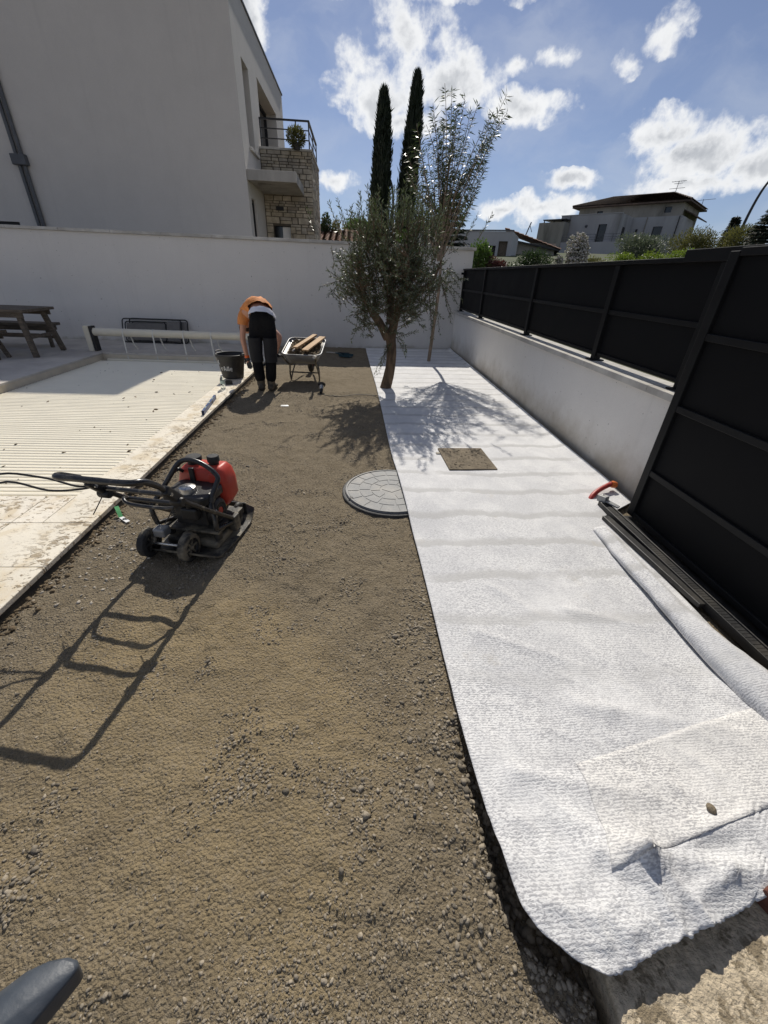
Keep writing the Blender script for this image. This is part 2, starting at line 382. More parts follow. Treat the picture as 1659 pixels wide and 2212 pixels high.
M = dict(
    ground=ground_mat(), fabric=fabric_mat(), fabric2=fabric_mat('geotextile_offcut', False, True), coping=mud_stone('muddy_limestone', (.80, .74, .62), (.26, .19, .11)),
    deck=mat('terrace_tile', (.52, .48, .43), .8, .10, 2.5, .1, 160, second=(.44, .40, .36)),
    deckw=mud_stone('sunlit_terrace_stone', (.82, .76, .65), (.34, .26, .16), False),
    slat=mat('pool_slat', (.90, .84, .69), .45, .02, 3, .02, 100, second=(.87, .80, .63), smix=(.6, .8)),
    pool=mat('pool_liner', (.60, .53, .42), .6, .1, 3, .05, 60),
    wall=stain_mat('white_render', (.70, .672, .64), (.34, .30, .23), zlim=(-.1, .12), fine=.02),
    lowwall=stain_mat('white_render_splashed', (.80, .77, .725), (.27, .215, .13), zlim=(-.1, .46), fine=.025),
    house=stain_mat('grey_render', (.58, .553, .52), (.4, .4, .4), low=False, bump=.7, bscale=130, fine=.025),
    cap=mat('wall_coping', (.52, .50, .46), .85, .12, 5, .3, 120, second=(.40, .38, .35)),
    conc=mat('weathered_concrete', (.36, .34, .31), .9, .15, 3, .3, 90, second=(.16, .15, .14), smix=(.5, .7), stretch=(1, 1, .25)),
    kerb=mat('rough_concrete', (.56, .47, .34), .95, .28, 45, 1.0, 120, second=(.26, .21, .14), smix=(.52, .60)),
    gate=mat('anthracite_paint', (.006, .0062, .007), .62, .12, 4, .05, 300, spec=.12),
    gate2=mat('anthracite_frame', (.0085, .0088, .0095), .5, .15, 8, .05, 200, spec=.2),
    black=mat('black_paint', (.022, .022, .023), .42, .3, 20, .12, 90, second=(.12, .105, .08), smix=(.52, .74), coord='obj'),
    tube=mat('worn_black_tube', (.015, .015, .017), .30, .3, 22, .06, 90, second=(.15, .135, .11), smix=(.55, .72), coord='obj', spec=.6),
    castiron=mat('dusty_steel', (.05, .047, .042), .55, .3, 18, .3, 90, second=(.24, .21, .155), smix=(.44, .62), coord='obj'),
    rubber=mat('dusty_rubber', (.03, .03, .03), .85, .3, 12, .4, 60, second=(.22, .19, .14), smix=(.44, .6), coord='obj'),
    steel=mat('bright_steel', (.55, .55, .54), .28, .2, 10, .1, 60, metal=.9, coord='obj', second=(.3, .29, .27)),
    galv=mat('galvanised', (.30, .305, .31), .5, .15, 7, .1, 60, metal=.45, coord='obj', second=(.30, .29, .27)),
    red=mat('red_plastic', (.50, .055, .035), .42, .12, 7, .08, 60, coord='obj', second=(.36, .085, .06), smix=(.5, .75)),
    plastic=mat('black_plastic', (.018, .018, .019), .5, .3, 9, .15, 60, coord='obj', second=(.05, .046, .04)),
    yellow=mat('yellow_label', (.50, .32, .04), .6, .3, 30, 0, 10, coord='obj'),
    white=mat('white_plastic', (.78, .78, .76), .5, .05, 6, .02, 60),
    strap=mat('white_strap', (.62, .60, .54), .7, .1, 20, .1, 200),
    rollcream=mat('cream_tube', (.66, .61, .50), .4, .05, 4, .03, 60),
    wood=mat('grey_wood', (.13, .105, .08), .8, .25, 7, .4, 40, stretch=(1, 6, 6), second=(.08, .066, .052)),
    plank=mat('raw_plank', (.58, .38, .20), .7, .15, 9, .3, 40, coord='obj', stretch=(6, .6, 6), second=(.42, .27, .14)),
    lid=mat('manhole_iron', (.17, .175, .18), .55, .12, 9, .25, 120, second=(.23, .22, .205), spec=.4),
    lid2=mat('manhole_frame', (.05, .05, .05), .6, .3, 12, .3, 90),
    mudplate=mat('mud_caked_cover', (.205, .168, .118), .95, .2, 18, .9, 60, second=(.15, .122, .085), bdist=.012),
    bark=mat('olive_bark', (.17, .115, .072), .95, .3, 10, 1.0, 26, second=(.085, .06, .04), bdist=.03, stretch=(2.2, 2.2, .6)),
    stick=mat('pale_bark', (.25, .19, .14), .9, .2, 10, .4, 60),
    olive=leafmat('olive_leaf', (.048, .066, .024), (.098, .118, .048), .38, .22, (.15, .17, .115)),
    tall=leafmat('lance_leaf', (.040, .058, .024), (.085, .108, .042), .4, .25),
    cyp=leafmat('cypress_leaf', (.012, .022, .011), (.026, .042, .018), .6, .12),
    con=leafmat('conifer_leaf', (.012, .022, .012), (.028, .04, .02), .6, .12),
    green=leafmat('green_leaf', (.055, .10, .022), (.12, .19, .04), .45, .35),
    dgreen=leafmat('dark_green_leaf', (.022, .042, .016), (.055, .085, .028), .45, .25),
    redl=leafmat('red_leaf', (.06, .02, .022), (.12, .04, .04), .45, .25),
    grey=leafmat('grey_green_leaf', (.10, .125, .085), (.17, .19, .13), .5, .25),
    bram=leafmat('mixed_leaf', (.075, .085, .03), (.19, .17, .06), .5, .3),
    blossom=leafmat('white_blossom', (.55, .47, .45), (.74, .70, .67), .6, .3),
    hedge=leafmat('lime_leaf', (.11, .16, .02), (.22, .28, .04), .45, .35),
    skin=mat('skin', (.55, .29, .20), .5, .1, 9, .05, 80, coord='obj'),
    orange=mat('orange_shirt', (.66, .25, .075), .8, .12, 12, .35, 18, bdist=.03),
    navy=mat('dark_trousers', (.006, .006, .0075), .9, .25, 9, .5, 14, bdist=.03, second=(.014, .013, .012), spec=.2),
    grey2=mat('grey_trousers', (.017, .0165, .018), .85, .25, 9, .3, 22, bdist=.02),
    under=mat('white_waistband', (.70, .70, .76), .8, .05, 9, .1, 60),
    boot=mat('dusty_boot', (.05, .043, .035), .85, .3, 12, .3, 60, second=(.16, .13, .09)),
    glove=mat('grey_glove', (.055, .06, .062), .8, .2, 12, .2, 80),
    band=mat('orange_band', (.85, .16, .03), .5, .05, 9, 0, 10),
    hair=mat('brown_hair', (.05, .03, .02), .7, .2, 30, .3, 90),
    blue=mat('blue_level', (.03, .075, .22), .35, .15, 9, .05, 90),
    bottle=glassmat('clear_plastic'), blabel=mat('pale_label', (.45, .56, .50), .5, .1, 20, 0, 10),
    soil=mat('loose_soil', (.15, .11, .065), .95, .3, 20, 1.0, 60, bdist=.02, second=(.2, .15, .09)),
    stonev=mat('pale_cladding_stone', (.44, .39, .31), .9, .2, 5, .6, 50, second=(.34, .29, .22), island=0.0),
    mortar=mat('dark_mortar', (.10, .085, .065), .95, .2, 8, .3, 90),
    dark=mat('dark_glass', (.012, .013, .015), .12, .1, 3, 0, 10, spec=.6),
    dframe=mat('dark_window_frame', (.022, .022, .024), .45, .1, 3, 0, 10),
    zinc=mat('grey_zinc', (.085, .09, .10), .5, .2, 4, .1, 60),
    tile=mat('brown_roof_tile', (.085, .062, .048), .9, .35, 3.0, .6, 14, bdist=.05, second=(.14, .10, .075)),
    rtile=mat('pink_roof_tile', (.34, .19, .13), .9, .25, 3.0, .6, 14, bdist=.05, second=(.46, .33, .26)),
    farw=mat('streaked_grey_render', (.34, .34, .35), .9, .10, .5, .1, 20, second=(.20, .20, .20), smix=(.52, .68), stretch=(1, 1, .22)),
    farw2=mat('stained_beige_render', (.31, .29, .25), .9, .12, .6, .1, 20, second=(.15, .14, .12), stretch=(1, 1, .35)),
    farw3=mat('far_white_render', (.38, .385, .40), .9, .06, .4, 0, 20),
    farconc=mat('mossy_concrete', (.24, .23, .205), .9, .15, .8, .1, 20, second=(.10, .10, .085), smix=(.48, .66), stretch=(1, 1, .2)),
    orange_pl=mat('orange_plastic', (.62, .16, .04), .45, .1, 20, 0, 10), redc=mat('red_conduit', (.36, .035, .03), .45, .15, 30, .1, 90),
    ptape=mat('green_tape', (.06, .30, .10), .5, .1, 20, 0, 10),
    brick=mat('red_brick', (.15, .06, .042), .9, .25, 20, .6, 80, second=(.17, .07, .05)),
    shovel=mat('dark_steel_blade', (.045, .055, .07), .42, .25, 9, .1, 60, coord='obj', second=(.10, .11, .125)),
    grass=mat('hill_grass', (.045, .06, .018), .95, .3, .8, .6, 9, second=(.07, .07, .03)),
    teal=mat('teal_plastic', (.02, .055, .07), .5, .1, 9, 0, 10),
    strawbr=mat('pale_handle', (.45, .42, .36), .6, .1, 9, 0, 10),
    sling=mat('taupe_mesh', (.16, .15, .14), .8, .1, 9, .3, 200),
    pebble=mat('gravel_stone', (.24, .205, .155), .9, .25, 40, .4, 120, island=.42),
    pebble2=mat('pale_gravel_stone', (.38, .34, .28), .9, .2, 40, .4, 120, island=.35),
)

# ================================================================== SETTING
X_EDGE = -1.74          # outer edge of the pool coping
# left edge of the white fabric (x, y, z), from the back wall to the front
FAB_L = [(.19, 10.16, .012), (.20, 9.5, .012), (.24, 8.0, .012), (.29, 6.4, .012), (.315, 5.0, .012), (.326, 3.9, .012), (.345, 3.2, .012), (.37, 2.45, .012), (.385, 2.0, .012),
         (.392, 1.6, .014), (.395, 1.2, .02), (.40, .82, .035), (.412, .60, .055), (.425, .45, .075), (.434, .36, .090), (.462, .312, .092), (.520, .266, .088), (.602, .226, .080)]
def fab_left(y):
    ys = np.array([p[1] for p in FAB_L])[::-1]; xs = np.array([p[0] for p in FAB_L])[::-1]
    return np.interp(y, ys, xs)
def ground_h(x, y):
    h = (fbm(x*1.3, y*1.3, 3, 3)-.5)*.030+(fbm(x*9, y*9, 4, 9)-.5)*.016+(fbm(x*34, y*34, 3, 21)-.5)*.010
    h = h-.006
    rid = 1-np.abs(fbm(x*2.2+y*1.1, y*2.6-x*.8, 4, 61)*2-1)
    h = h+.010*np.clip(rid-.86, 0, 1)/.14*(fbm(x*4, y*4, 2, 67) > .48)
    trk = np.sin((x*.42+y*.91)*2*np.pi/.21+3*fbm(x*2, y*2, 2, 71)); h = h+.0022*np.clip(trk, 0, 1)*np.clip((fbm(x*1.2, y*1.2, 2, 73)-.45)*5, 0, 1)
    h = h-.055*np.exp(-np.maximum(x-X_EDGE, 0)/.045)            # strip left open along the coping
    front = np.clip((.95-y)/.5, 0, 1)
    h = h-.10*front*np.clip((x-(fab_left(y)-.035))/.05, 0, 1)     # open trench below the lifted fabric
    near = np.clip((x-fab_left(y)-.03)/.05, 0, 1)*np.clip((y-.9)/.3, 0, 1)
    return h*(1-near)-.012*near
def make_ground():
    xs = np.concatenate([np.arange(X_EDGE-.02, .75, .012), np.arange(.75, 2.56, .05)])
    ys = np.concatenate([np.arange(-.55, 2.6, .012), np.arange(2.6, 5, .02), np.arange(5, 10.46, .04)])
    X, Y = np.meshgrid(xs, ys)
    Z = ground_h(X, Y)
    V = np.stack([X, Y, Z], -1).reshape(-1, 3)
    nx, ny = len(xs), len(ys)
    i = np.arange(nx-1)[None, :]+nx*np.arange(ny-1)[:, None]
    F = np.stack([i, i+1, i+nx+1, i+nx], -1).reshape(-1, 4)
    # the surrounding sheet out to the horizon, under the terraces and the gardens beyond
    b = len(V); S = 900.0; x0, x1, y0, y1, zz = X_EDGE-.02, xs[-1], ys[0], ys[-1], -.42
    out = np.array([[-S, -S, zz], [S, -S, zz], [S, S, zz], [-S, S, zz], [x0, y0, zz], [x1, y0, zz], [x1, y1, zz], [x0, y1, zz]])
    V = np.concatenate([V, out])
    Fo = np.array([[b, b+1, b+5, b+4], [b+1, b+2, b+6, b+5], [b+2, b+3, b+7, b+6], [b+3, b, b+4, b+7]])
    F = np.concatenate([F, Fo])
    tag(fast('ground', V, F, M['ground'], smooth=True), kind='structure')
make_ground()

ICO_V = []
def _ico():
    p = (1+5**.5)/2
    v = np.array([[-1, p, 0], [1, p, 0], [-1, -p, 0], [1, -p, 0], [0, -1, p], [0, 1, p], [0, -1, -p], [0, 1, -p], [p, 0, -1], [p, 0, 1], [-p, 0, -1], [-p, 0, 1]])/math.sqrt(1+p*p)
    f = np.array([[0, 11, 5], [0, 5, 1], [0, 1, 7], [0, 7, 10], [0, 10, 11], [1, 5, 9], [5, 11, 4], [11, 10, 2], [10, 7, 6], [7, 1, 8], [3, 9, 4], [3, 4, 2], [3, 2, 6], [3, 6, 8], [3, 8, 9], [4, 9, 5], [2, 4, 11], [6, 2, 10], [8, 6, 7], [9, 8, 1]])
    return v, f
IV, IF = _ico()
OV = np.array([[1., 0, 0], [-1, 0, 0], [0, 1, 0], [0, -1, 0], [0, 0, 1], [0, 0, -1]]); OF = np.array([[0, 2, 4], [2, 1, 4], [1, 3, 4], [3, 0, 4], [2, 0, 5], [1, 2, 5], [3, 1, 5], [0, 3, 5]])
def stones(name, P, S, material, flat=.6, fine=False):
    n = len(P)
    IV, IF = (OV, OF) if fine else (globals()['IV'], globals()['IF']); nvv = len(IV)
    J = 1+(rng.random((n, nvv, 1))-.5)*.7
    sc3 = np.stack([.7+rng.random(n)*.8, .6+rng.random(n)*.5, flat*(.6+rng.random(n)*.6)], -1)
    V = IV[None]*J*sc3[:, None, :]*S[:, None, None]
    a = rng.random(n)*6.283; tl = (rng.random(n)-.5)*.9
    ct, st = np.cos(tl)[:, None], np.sin(tl)[:, None]
    V = np.stack([V[..., 0]*ct-V[..., 2]*st, V[..., 1], V[..., 0]*st+V[..., 2]*ct], -1)
    c, s = np.cos(a)[:, None], np.sin(a)[:, None]
    V = np.stack([V[..., 0]*c-V[..., 1]*s, V[..., 0]*s+V[..., 1]*c, V[..., 2]], -1)+P[:, None, :]
    F = (IF[None]+nvv*np.arange(n)[:, None, None]).reshape(-1, 3)
    return fast(name, V.reshape(-1, 3), F, material)
def sandy(x, y):
    d = np.sqrt(((x+.62)/.95)**2+((y-.85)/.90)**2)+(fbm(x*1.6, y*1.6, 4, 81)-.5)*1.4
    return np.clip((1.1-d)/.5, 0, 1)
def make_gravel():
    # many small stones, thicker in some patches, thinning with distance where they melt into the surface
    n = 95000
    y = .02+rng.random(n)**1.55*6.0; x = X_EDGE+.02+rng.random(n)*2.3
    dens = np.clip((fbm(x*1.7+5, y*1.7, 4, 31)-.40)*3.0, .05, 1)
    edge = np.clip(1-(fab_left(y)-x)/.34, 0, 1)*np.clip((2.4-y)/1.0, 0, 1)
    dens = np.maximum(dens*(1-.85*sandy(x, y)), edge*np.clip((fbm(x*6, y*6, 3, 83)-.38)*5, .15, 1))
    clus = np.clip((fbm(x*4.2+9, y*4.2, 3, 87)-.60)*9, 0, 1); dens = np.maximum(dens, clus*.9)
    keep = (rng.random(n) < dens*.75) & (x < fab_left(y)+.02)
    x, y = x[keep], y[keep]; n = len(x)
    S = .0021+rng.lognormal(-6.05, .52, n)*.62
    S = np.clip(S*(1+.75*edge[keep]+.35*clus[keep]), .0018, .016)
    P = np.stack([x, y, ground_h(x, y)+S*.12], -1)
    tag(stones('gravel', P, S, M['pebble']), 'fine grey brown gravel strewn over the sandy soil', 'gravel', kind='stuff')
    # finer grit everywhere
    n = 120000
    y = .02+rng.random(n)**1.7*4.5; x = X_EDGE+.02+rng.random(n)*2.3
    dens = np.clip((fbm(x*2.3+1, y*2.3+7, 4, 37)-.34)*2.6, .12, 1)
    keep = (rng.random(n) < dens*.55*(1-.85*sandy(x, y))) & (x < fab_left(y)+.02); x, y = x[keep], y[keep]; n = len(x)
    S = np.clip(.0016+rng.lognormal(-6.4, .4, n)*.8, .0016, .006)
    P = np.stack([x, y, ground_h(x, y)+S*.15], -1)
    tag(stones('grit', P, S, M['pebble'], .7, True), 'sharp small grit covering the sandy soil between larger gravel', 'grit', kind='stuff')
    # pale washed pebbles left in patches near the coping
    n = 190
    cx = rng.choice(np.array([-1.40, -1.48, -1.32, -1.62]), n)+rng.normal(0, .09, n); cy = rng.choice(np.array([2.12, 2.3, 1.98, 1.75, 2.2]), n)+rng.normal(0, .10, n)
    k = cx > X_EDGE+.05; cx, cy = cx[k], cy[k]; n = len(cx)
    S = .004+rng.random(n)*.008
    P = np.stack([cx, cy, ground_h(cx, cy)+S*.2], -1)
    tag(stones('washed_pebbles', P, S, M['pebble2'], .5), 'patch of pale washed pebbles between coping and plate compactor', 'pebbles', kind='stuff')
    # rubble in the trench under the lifted fabric
    n = 1500
    y = -.1+rng.random(n)*.9; x = fab_left(np.maximum(y, .23))-.035+rng.random(n)*.26
    S = .004+rng.random(n)**2*.012
    P = np.stack([x, y, ground_h(x, y)+S*.2], -1)
    tag(stones('trench_rubble', P, S, M['pebble']), 'dark rubble in the trench below the lifted white fabric', 'rubble', kind='stuff')
    # soil clods along the coping
    n = 1500
    y = .3+rng.random(n)**1.3*7.5; x = X_EDGE+.012+np.abs(rng.normal(0, .05, n))
    S = .005+rng.random(n)*.011
    P = np.stack([x, y, ground_h(x, y)+S*.3], -1)
    tag(stones('soil_clods', P, S, M['soil']), 'dark crumbled soil clods along the coping edge', 'soil', kind='stuff')
make_gravel()
# stones one can pick out
def lone_stone(x, y, z, s, label, material, flat=.7, name='stone'):
    V = IV*(1+(rng.random((12, 1))-.5)*.35)*np.array([1, .8, flat])*s
    me = bpy.data.meshes.new(name); me.from_pydata([tuple(v) for v in V], [], [tuple(f) for f in IF]); me.shade_smooth(); me.materials.append(material)
    o = put(name, me, loc=(x, y, z+s*flat*.55)); o.rotation_euler = (0, 0, rnd.random()*6)
    b = o.modifiers.new('sub', 'SUBSURF'); b.levels = 1; b.render_levels = 2
    tag(o, label, 'stone')
gz = lambda x, y: float(ground_h(np.array([x]), np.array([y]))[0])
lone_stone(-.041, .478, gz(-.041, .478), .0125, 'round brown pebble sitting alone on the sandy gravel', M['pebble'], .9)
lone_stone(.189, .606, gz(.189, .606), .0095, 'small dark stone on gravel a hand from the fabric edge', M['lid2'], .8)
lone_stone(.389, .451, gz(.389, .451), .011, 'pale chipped stone at the brink of the trench', M['pebble2'], .8)

# ---------------------------------------------------------------- pool and terraces
def rot_z(a): return Matrix.Rotation(a, 4, 'Z')
PX0, PX1, PY0, PY1, CZ = -4.97, -2.06, 2.72, 8.62, -.13
pool = MB()
pool.bb(PX0-.08, PX0, PY0-.08, PY1+.08, -.415, -.012); pool.bb(PX1, PX1+.08, PY0-.08, PY1+.08, -.415, -.012)
pool.bb(PX0, PX1, PY0-.08, PY0, -.415, -.012); pool.bb(PX0, PX1, PY1, PY1+.08, -.415, -.012)
pool_o = tag(pool.build('pool_basin', M['pool']), kind='structure')
# floating slat cover: every slat is a piece of its own
cover = thing('pool_cover', 'cream slatted floating cover lying on the swimming pool', 'pool cover', ((PX0+PX1)/2, PY0, CZ))
prof = [(-.030, -.014), (-.030, -.003), (-.025, .0035), (-.012, .0066), (0, .0074), (.012, .0066), (.025, .0035), (.0275, -.003), (.0275, -.014)]
W2 = (PX1-PX0)/2-.012
sl = MB(); k = len(prof)
sl.add([(-W2, y, z) for y, z in prof]+[(W2, y, z) for y, z in prof], [(i, (i+1) % k, k+(i+1) % k, k+i) for i in range(k)]+[tuple(range(k)), tuple(range(2*k-1, k-1, -1))])
sl_me = sl.mesh('slat', 50); sl_me.materials.append(M['slat'])
nsl = 88
for i in range(nsl):
    o = shared('slat', sl_me, cover, (rnd.uniform(-.002, .002), .045+i*.0655, rnd.uniform(-.0008, .0008)), rot=(rnd.uniform(-.012, .012), 0, 0))
# leaves and grit blown onto the cover
n = 90
px_ = rng.uniform(PX0+.1, PX1-.1, n); py_ = PY0+.1+rng.random(n)*5.6
S = .006+rng.random(n)**3*.022
tag(stones('blown_debris', np.stack([px_, py_, np.full(n, CZ+.009)], -1), S, M['soil'], .3), 'dry leaf scraps and grit scattered on the pool cover', 'debris', kind='stuff')

edge = MB().bb(PX1-.0, X_EDGE-.016, -2.0, 8.62, -.41, -.014)
edge_o = tag(edge.build('pool_coping', M['pool']), kind='structure')
# coping slabs along the right side of the pool
def slab(x0, x1, y0, y1, z1, material, parent, th=.032, nm='coping_slab', bev=.004):
    g = .0025
    return MB().bb(x0+g, x1-g, y0+g, y1-g, z1-th, z1).build(nm, material, parent, bevel=bev)
cuts = [2.72-.37, 2.905, 3.69, 4.485, 5.275, 6.065, 6.855, 7.645, 8.62]
for a, b in zip(cuts[:-1], cuts[1:]): slab(PX1+.005, X_EDGE, a, b, .022+rnd.uniform(-.001, .001), M['coping'], edge_o)
for a, b in ((1.885, 2.35), (1.415, 1.885), (.945, 1.415), (.475, .945), (.0, .475)):
    slab(-2.25, X_EDGE, a, b, .022+rnd.uniform(-.001, .001), M['coping'], edge_o)
# drain edge strip, near-black to paint the shaded gap under the coping nose
MB().bb(X_EDGE-.014, X_EDGE-.004, -2, 8.6, -.10, -.011).build('edge_shade_strip', M['lid2'], edge_o)
# front terrace in the sun
ft = MB().bb(-9, PX1, -2.0, PY0-.08, -.412, -.016)
ft_o = tag(ft.build('front_terrace', M['pool']), kind='structure')
for xi in range(7):
    x1 = -2.25-.62*xi; x0 = x1-.62
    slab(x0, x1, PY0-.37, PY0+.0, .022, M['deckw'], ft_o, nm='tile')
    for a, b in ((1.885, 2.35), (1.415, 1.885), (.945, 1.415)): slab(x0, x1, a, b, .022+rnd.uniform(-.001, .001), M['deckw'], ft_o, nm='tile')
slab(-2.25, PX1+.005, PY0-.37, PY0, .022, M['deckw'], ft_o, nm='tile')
# shaded terrace on the left of and behind the pool
lt = MB().bb(-14, PX0-.08, PY0-.09, 10.19, -.412, -.036).bb(PX0-.08, -1.78, PY1+.08, 10.19, -.412, -.036)
lt_o = tag(lt.build('side_terrace', M['pool']), kind='structure')
y = PY0-.09
row = 0
while y < 10.17:
    y1 = min(y+.62, 10.188)
    xs = [PX0+.012-.62*i-(0.31 if row % 2 else 0) for i in range(12)]
    xs = [PX0+.012]+[x for x in xs if x < PX0]
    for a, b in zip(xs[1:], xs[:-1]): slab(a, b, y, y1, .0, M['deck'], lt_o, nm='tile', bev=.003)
    y = y1; row += 1
x = PX0+.012
while x < -1.80:
    x1 = min(x+.62, -1.78)
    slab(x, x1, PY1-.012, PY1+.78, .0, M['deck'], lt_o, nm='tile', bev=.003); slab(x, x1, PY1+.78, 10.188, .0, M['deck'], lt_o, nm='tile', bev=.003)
    x = x1

# ---------------------------------------------------------------- boundary walls
WY = 10.2
bw = thing('boundary_wall', 'tall white rendered boundary wall behind pool and olive tree', 'wall', (0, WY, -.4))
MB().bb(-20, 2.50, 0, .20, 0, 2.43).build('wall_body', M['wall'], bw)
x = -20.0
while x < 2.5:
    x1 = min(x+1.0, 2.545)
    MB().bb(x+.003, x1-.003, -.045, .245, 2.432, 2.486).build('coping_stone', M['cap'], bw, bevel=.005)
    x = x1
WX = 2.235
lw = thing('low_wall', 'low white rendered wall with grey coping under the black fence', 'wall', (WX, 0, -.4))
MB().bb(0, .20, -2.0, WY-.003, 0, 1.205).build('wall_body', M['lowwall'], lw)
y = -2.0
while y < WY-.05:
    y1 = min(y+1.0, WY-.004)
    MB().bb(-.035, .245, y+.002, y1-.002, 1.207, 1.258).build('coping_stone', M['cap'], lw, bevel=.004)
    y = y1

# ---------------------------------------------------------------- white fabric
def make_fabric():
    root = thing('ground_fabric', 'white geotextile sheet rolled out over the soil beside the low wall', 'fabric', (0, 0, 0))
    nv, nu = 560, 150
    # rows run from the back wall to the front hem
    Lp = np.array(FAB_L)
    d = np.concatenate([[0], np.cumsum(np.linalg.norm(np.diff(Lp, axis=0), axis=1))])
    tt = np.linspace(0, 1, nv)**.8
    sL = tt*d[-1]
    L = np.stack([np.interp(sL, d, Lp[:, i]) for i in range(3)], -1)
    Rp = np.array([(2.205, 10.16, .035), (2.20, 9.5, .03), (2.19, 8, .03), (2.185, 6.4, .03), (2.18, 5.0, .03), (2.17, 3.9, .03), (2.17, 3.2, .035), (2.17, 2.66, .03), (1.84, 2.46, .02),
                   (1.83, 2.0, .014), (1.82, 1.6, .014), (1.80, 1.2, .02), (1.78, .9, .04), (1.66, .72, .06), (1.50, .60, .08), (1.36, .50, .09), (1.22, .41, .095), (1.13, .352, .085)])
    Rr = np.stack([np.interp(sL, d, Rp[:, i]) for i in range(3)], -1)
    u = np.linspace(0, 1, nu)[None, :, None]
    V = L[:, None, :]*(1-u)+Rr[:, None, :]*u
    X, Y = V[..., 0], V[..., 1]
    uu = u[..., 0]
    # hem bows forward a little and lies over the kerb
    w = np.clip((1.5-Y)/1.2, 0, 1)
    base = (fbm(X*1.5, Y*1.5, 3, 51)-.5)*.016+(fbm(X*7, Y*5, 4, 57)-.5)*.012
    ridge = 1-np.abs(fbm(X*2.6+Y*1.5, Y*2.2-X*1.4, 3, 77)*2-1)
    wr = np.clip(ridge-.80, 0, 1)*.05*w
    r2 = 1-np.abs(fbm(X*7.5-Y*4, Y*7.0+X*3, 3, 79)*2-1); wr = wr+np.clip(r2-.84, 0, 1)*.05*w*(fbm(X*3, Y*3, 2, 80) > .45)
    tri = 0*X
    for (x0, y0, x1, y1, wid, hgt) in ((.82, .45, 1.13, .40, .022, .020), (.82, .45, .62, .60, .030, .014), (.82, .45, .60, .48, .022, .010), (.82, .45, .93, .30, .020, .013), (.82, .45, .85, .62, .028, .012),
                                       (.98, .47, 1.22, .53, .030, .018), (.55, .70, .98, .60, .045, .014), (1.05, .40, .92, .36, .016, .016), (.50, .36, .72, .30, .03, .010), (.9, .95, 1.5, .8, .05, .012), (.6, 1.35, 1.0, 1.15, .04, .009), (1.1, 1.5, 1.5, 1.35, .05, .009), (.75, 1.7, .95, 1.45, .035, .007)):
        dx, dy = x1-x0, y1-y0; L2 = dx*dx+dy*dy; tq = np.clip(((X-x0)*dx+(Y-y0)*dy)/L2, 0, 1)
        wob = (fbm(X*11, Y*11, 2, 33)-.5)*.02
        dd_ = np.hypot(X-x0-dx*tq, Y-y0-dy*tq)+wob
        tri = tri+1.7*hgt*np.exp(-np.abs(dd_)/wid)*(1-.5*tq)
    tri2 = -.022*np.exp(-((X-1.04)/.10)**2-((Y-.455)/.035)**2)
    bump = np.exp(-(((X-.27)**2+(Y-2.86)**2)/.50**2)**2)*.034
    wallup = np.clip((X-2.10)/.09, 0, 1)**2*.03*(Y > 2.9)
    V[..., 2] += base*(.35+.65*w)+wr+tri+tri2+bump+wallup
    V[..., 2] = np.maximum(V[..., 2], .004+.008*(Y > .9))
    # ragged cut hem at the front
    last = (np.arange(nv) > nv-3)[:, None]*1.0
    V[..., 1] += last*((vnoise(X*45, Y*0+3, 5)-.5)*.008+(vnoise(X*140, Y*0+9, 6)-.5)*.005)*(uu < .9)
    i = np.arange(nu-1)[None, :]+nu*np.arange(nv-1)[:, None]
    F = np.stack([i, i+nu, i+nu+1, i+1], -1).reshape(-1, 4)
    o = fast('sheet', V.reshape(-1, 3), F, M['fabric'], root, smooth=True)
    sd_ = o.modifiers.new('thick', 'SOLIDIFY'); sd_.thickness = .0025; sd_.offset = 1
    # a second piece laid over the front of the sheet
    rows = np.where((V[:, nu//2, 1] < .80) & (V[:, nu//2, 1] > .47))[0]; c0 = int(nu*.26)
    sub_ = V[rows[0]:rows[-1]+1, c0:nu-2].copy(); nr, nc_ = sub_.shape[:2]
    sub_[..., 2] += .0035+(fbm(sub_[..., 0]*14, sub_[..., 1]*14, 3, 44)-.5)*.002
    i = np.arange(nc_-1)[None, :]+nc_*np.arange(nr-1)[:, None]
    o = fast('overlap_piece', sub_.reshape(-1, 3), np.stack([i, i+nc_, i+nc_+1, i+1], -1).reshape(-1, 4), M['fabric2'], root, smooth=True)
    sd_ = o.modifiers.new('thick', 'SOLIDIFY'); sd_.thickness = .002; sd_.offset = 1
    flat_ = sub_.reshape(-1, 3); kz = np.argmin(np.hypot(flat_[:, 0]-1.117, flat_[:, 1]-.554)); stone_z = float(flat_[kz, 2])
    lone_stone(1.117, .554, stone_z+.002, .021, 'brown oval stone lying on the white fabric', M['mudplate'], .55)
    # the selvedge turned back along the gate
    pts = [(1.655, 2.27), (1.64, 2.05), (1.625, 1.84), (1.61, 1.65), (1.60, 1.47), (1.595, 1.30), (1.595, 1.15), (1.60, 1.0), (1.605, .88), (1.60, .76), (1.56, .64)]
    wd = [.10, .12, .125, .13, .14, .17, .20, .23, .25, .26, .26]; ht = [.055, .065, .07, .075, .085, .10, .115, .125, .13, .125, .11]
    ns = 90; nc = 22
    s = np.linspace(0, 1, ns); kk = np.linspace(0, 1, len(pts))
    px = np.interp(s, kk, [p[0] for p in pts]); py = np.interp(s, kk, [p[1] for p in pts]); ww = np.interp(s, kk, wd); hh = np.interp(s, kk, ht)
    q = np.linspace(0, 1, nc)
    prof_x = q; prof_z = np.sin(np.clip(q*1.25, 0, 1)*math.pi*.62)**.8*(1-.55*np.clip((q-.45)/.55, 0, 1))
    X = px[:, None]+ww[:, None]*prof_x[None]; Y = np.repeat(py[:, None], nc, 1)
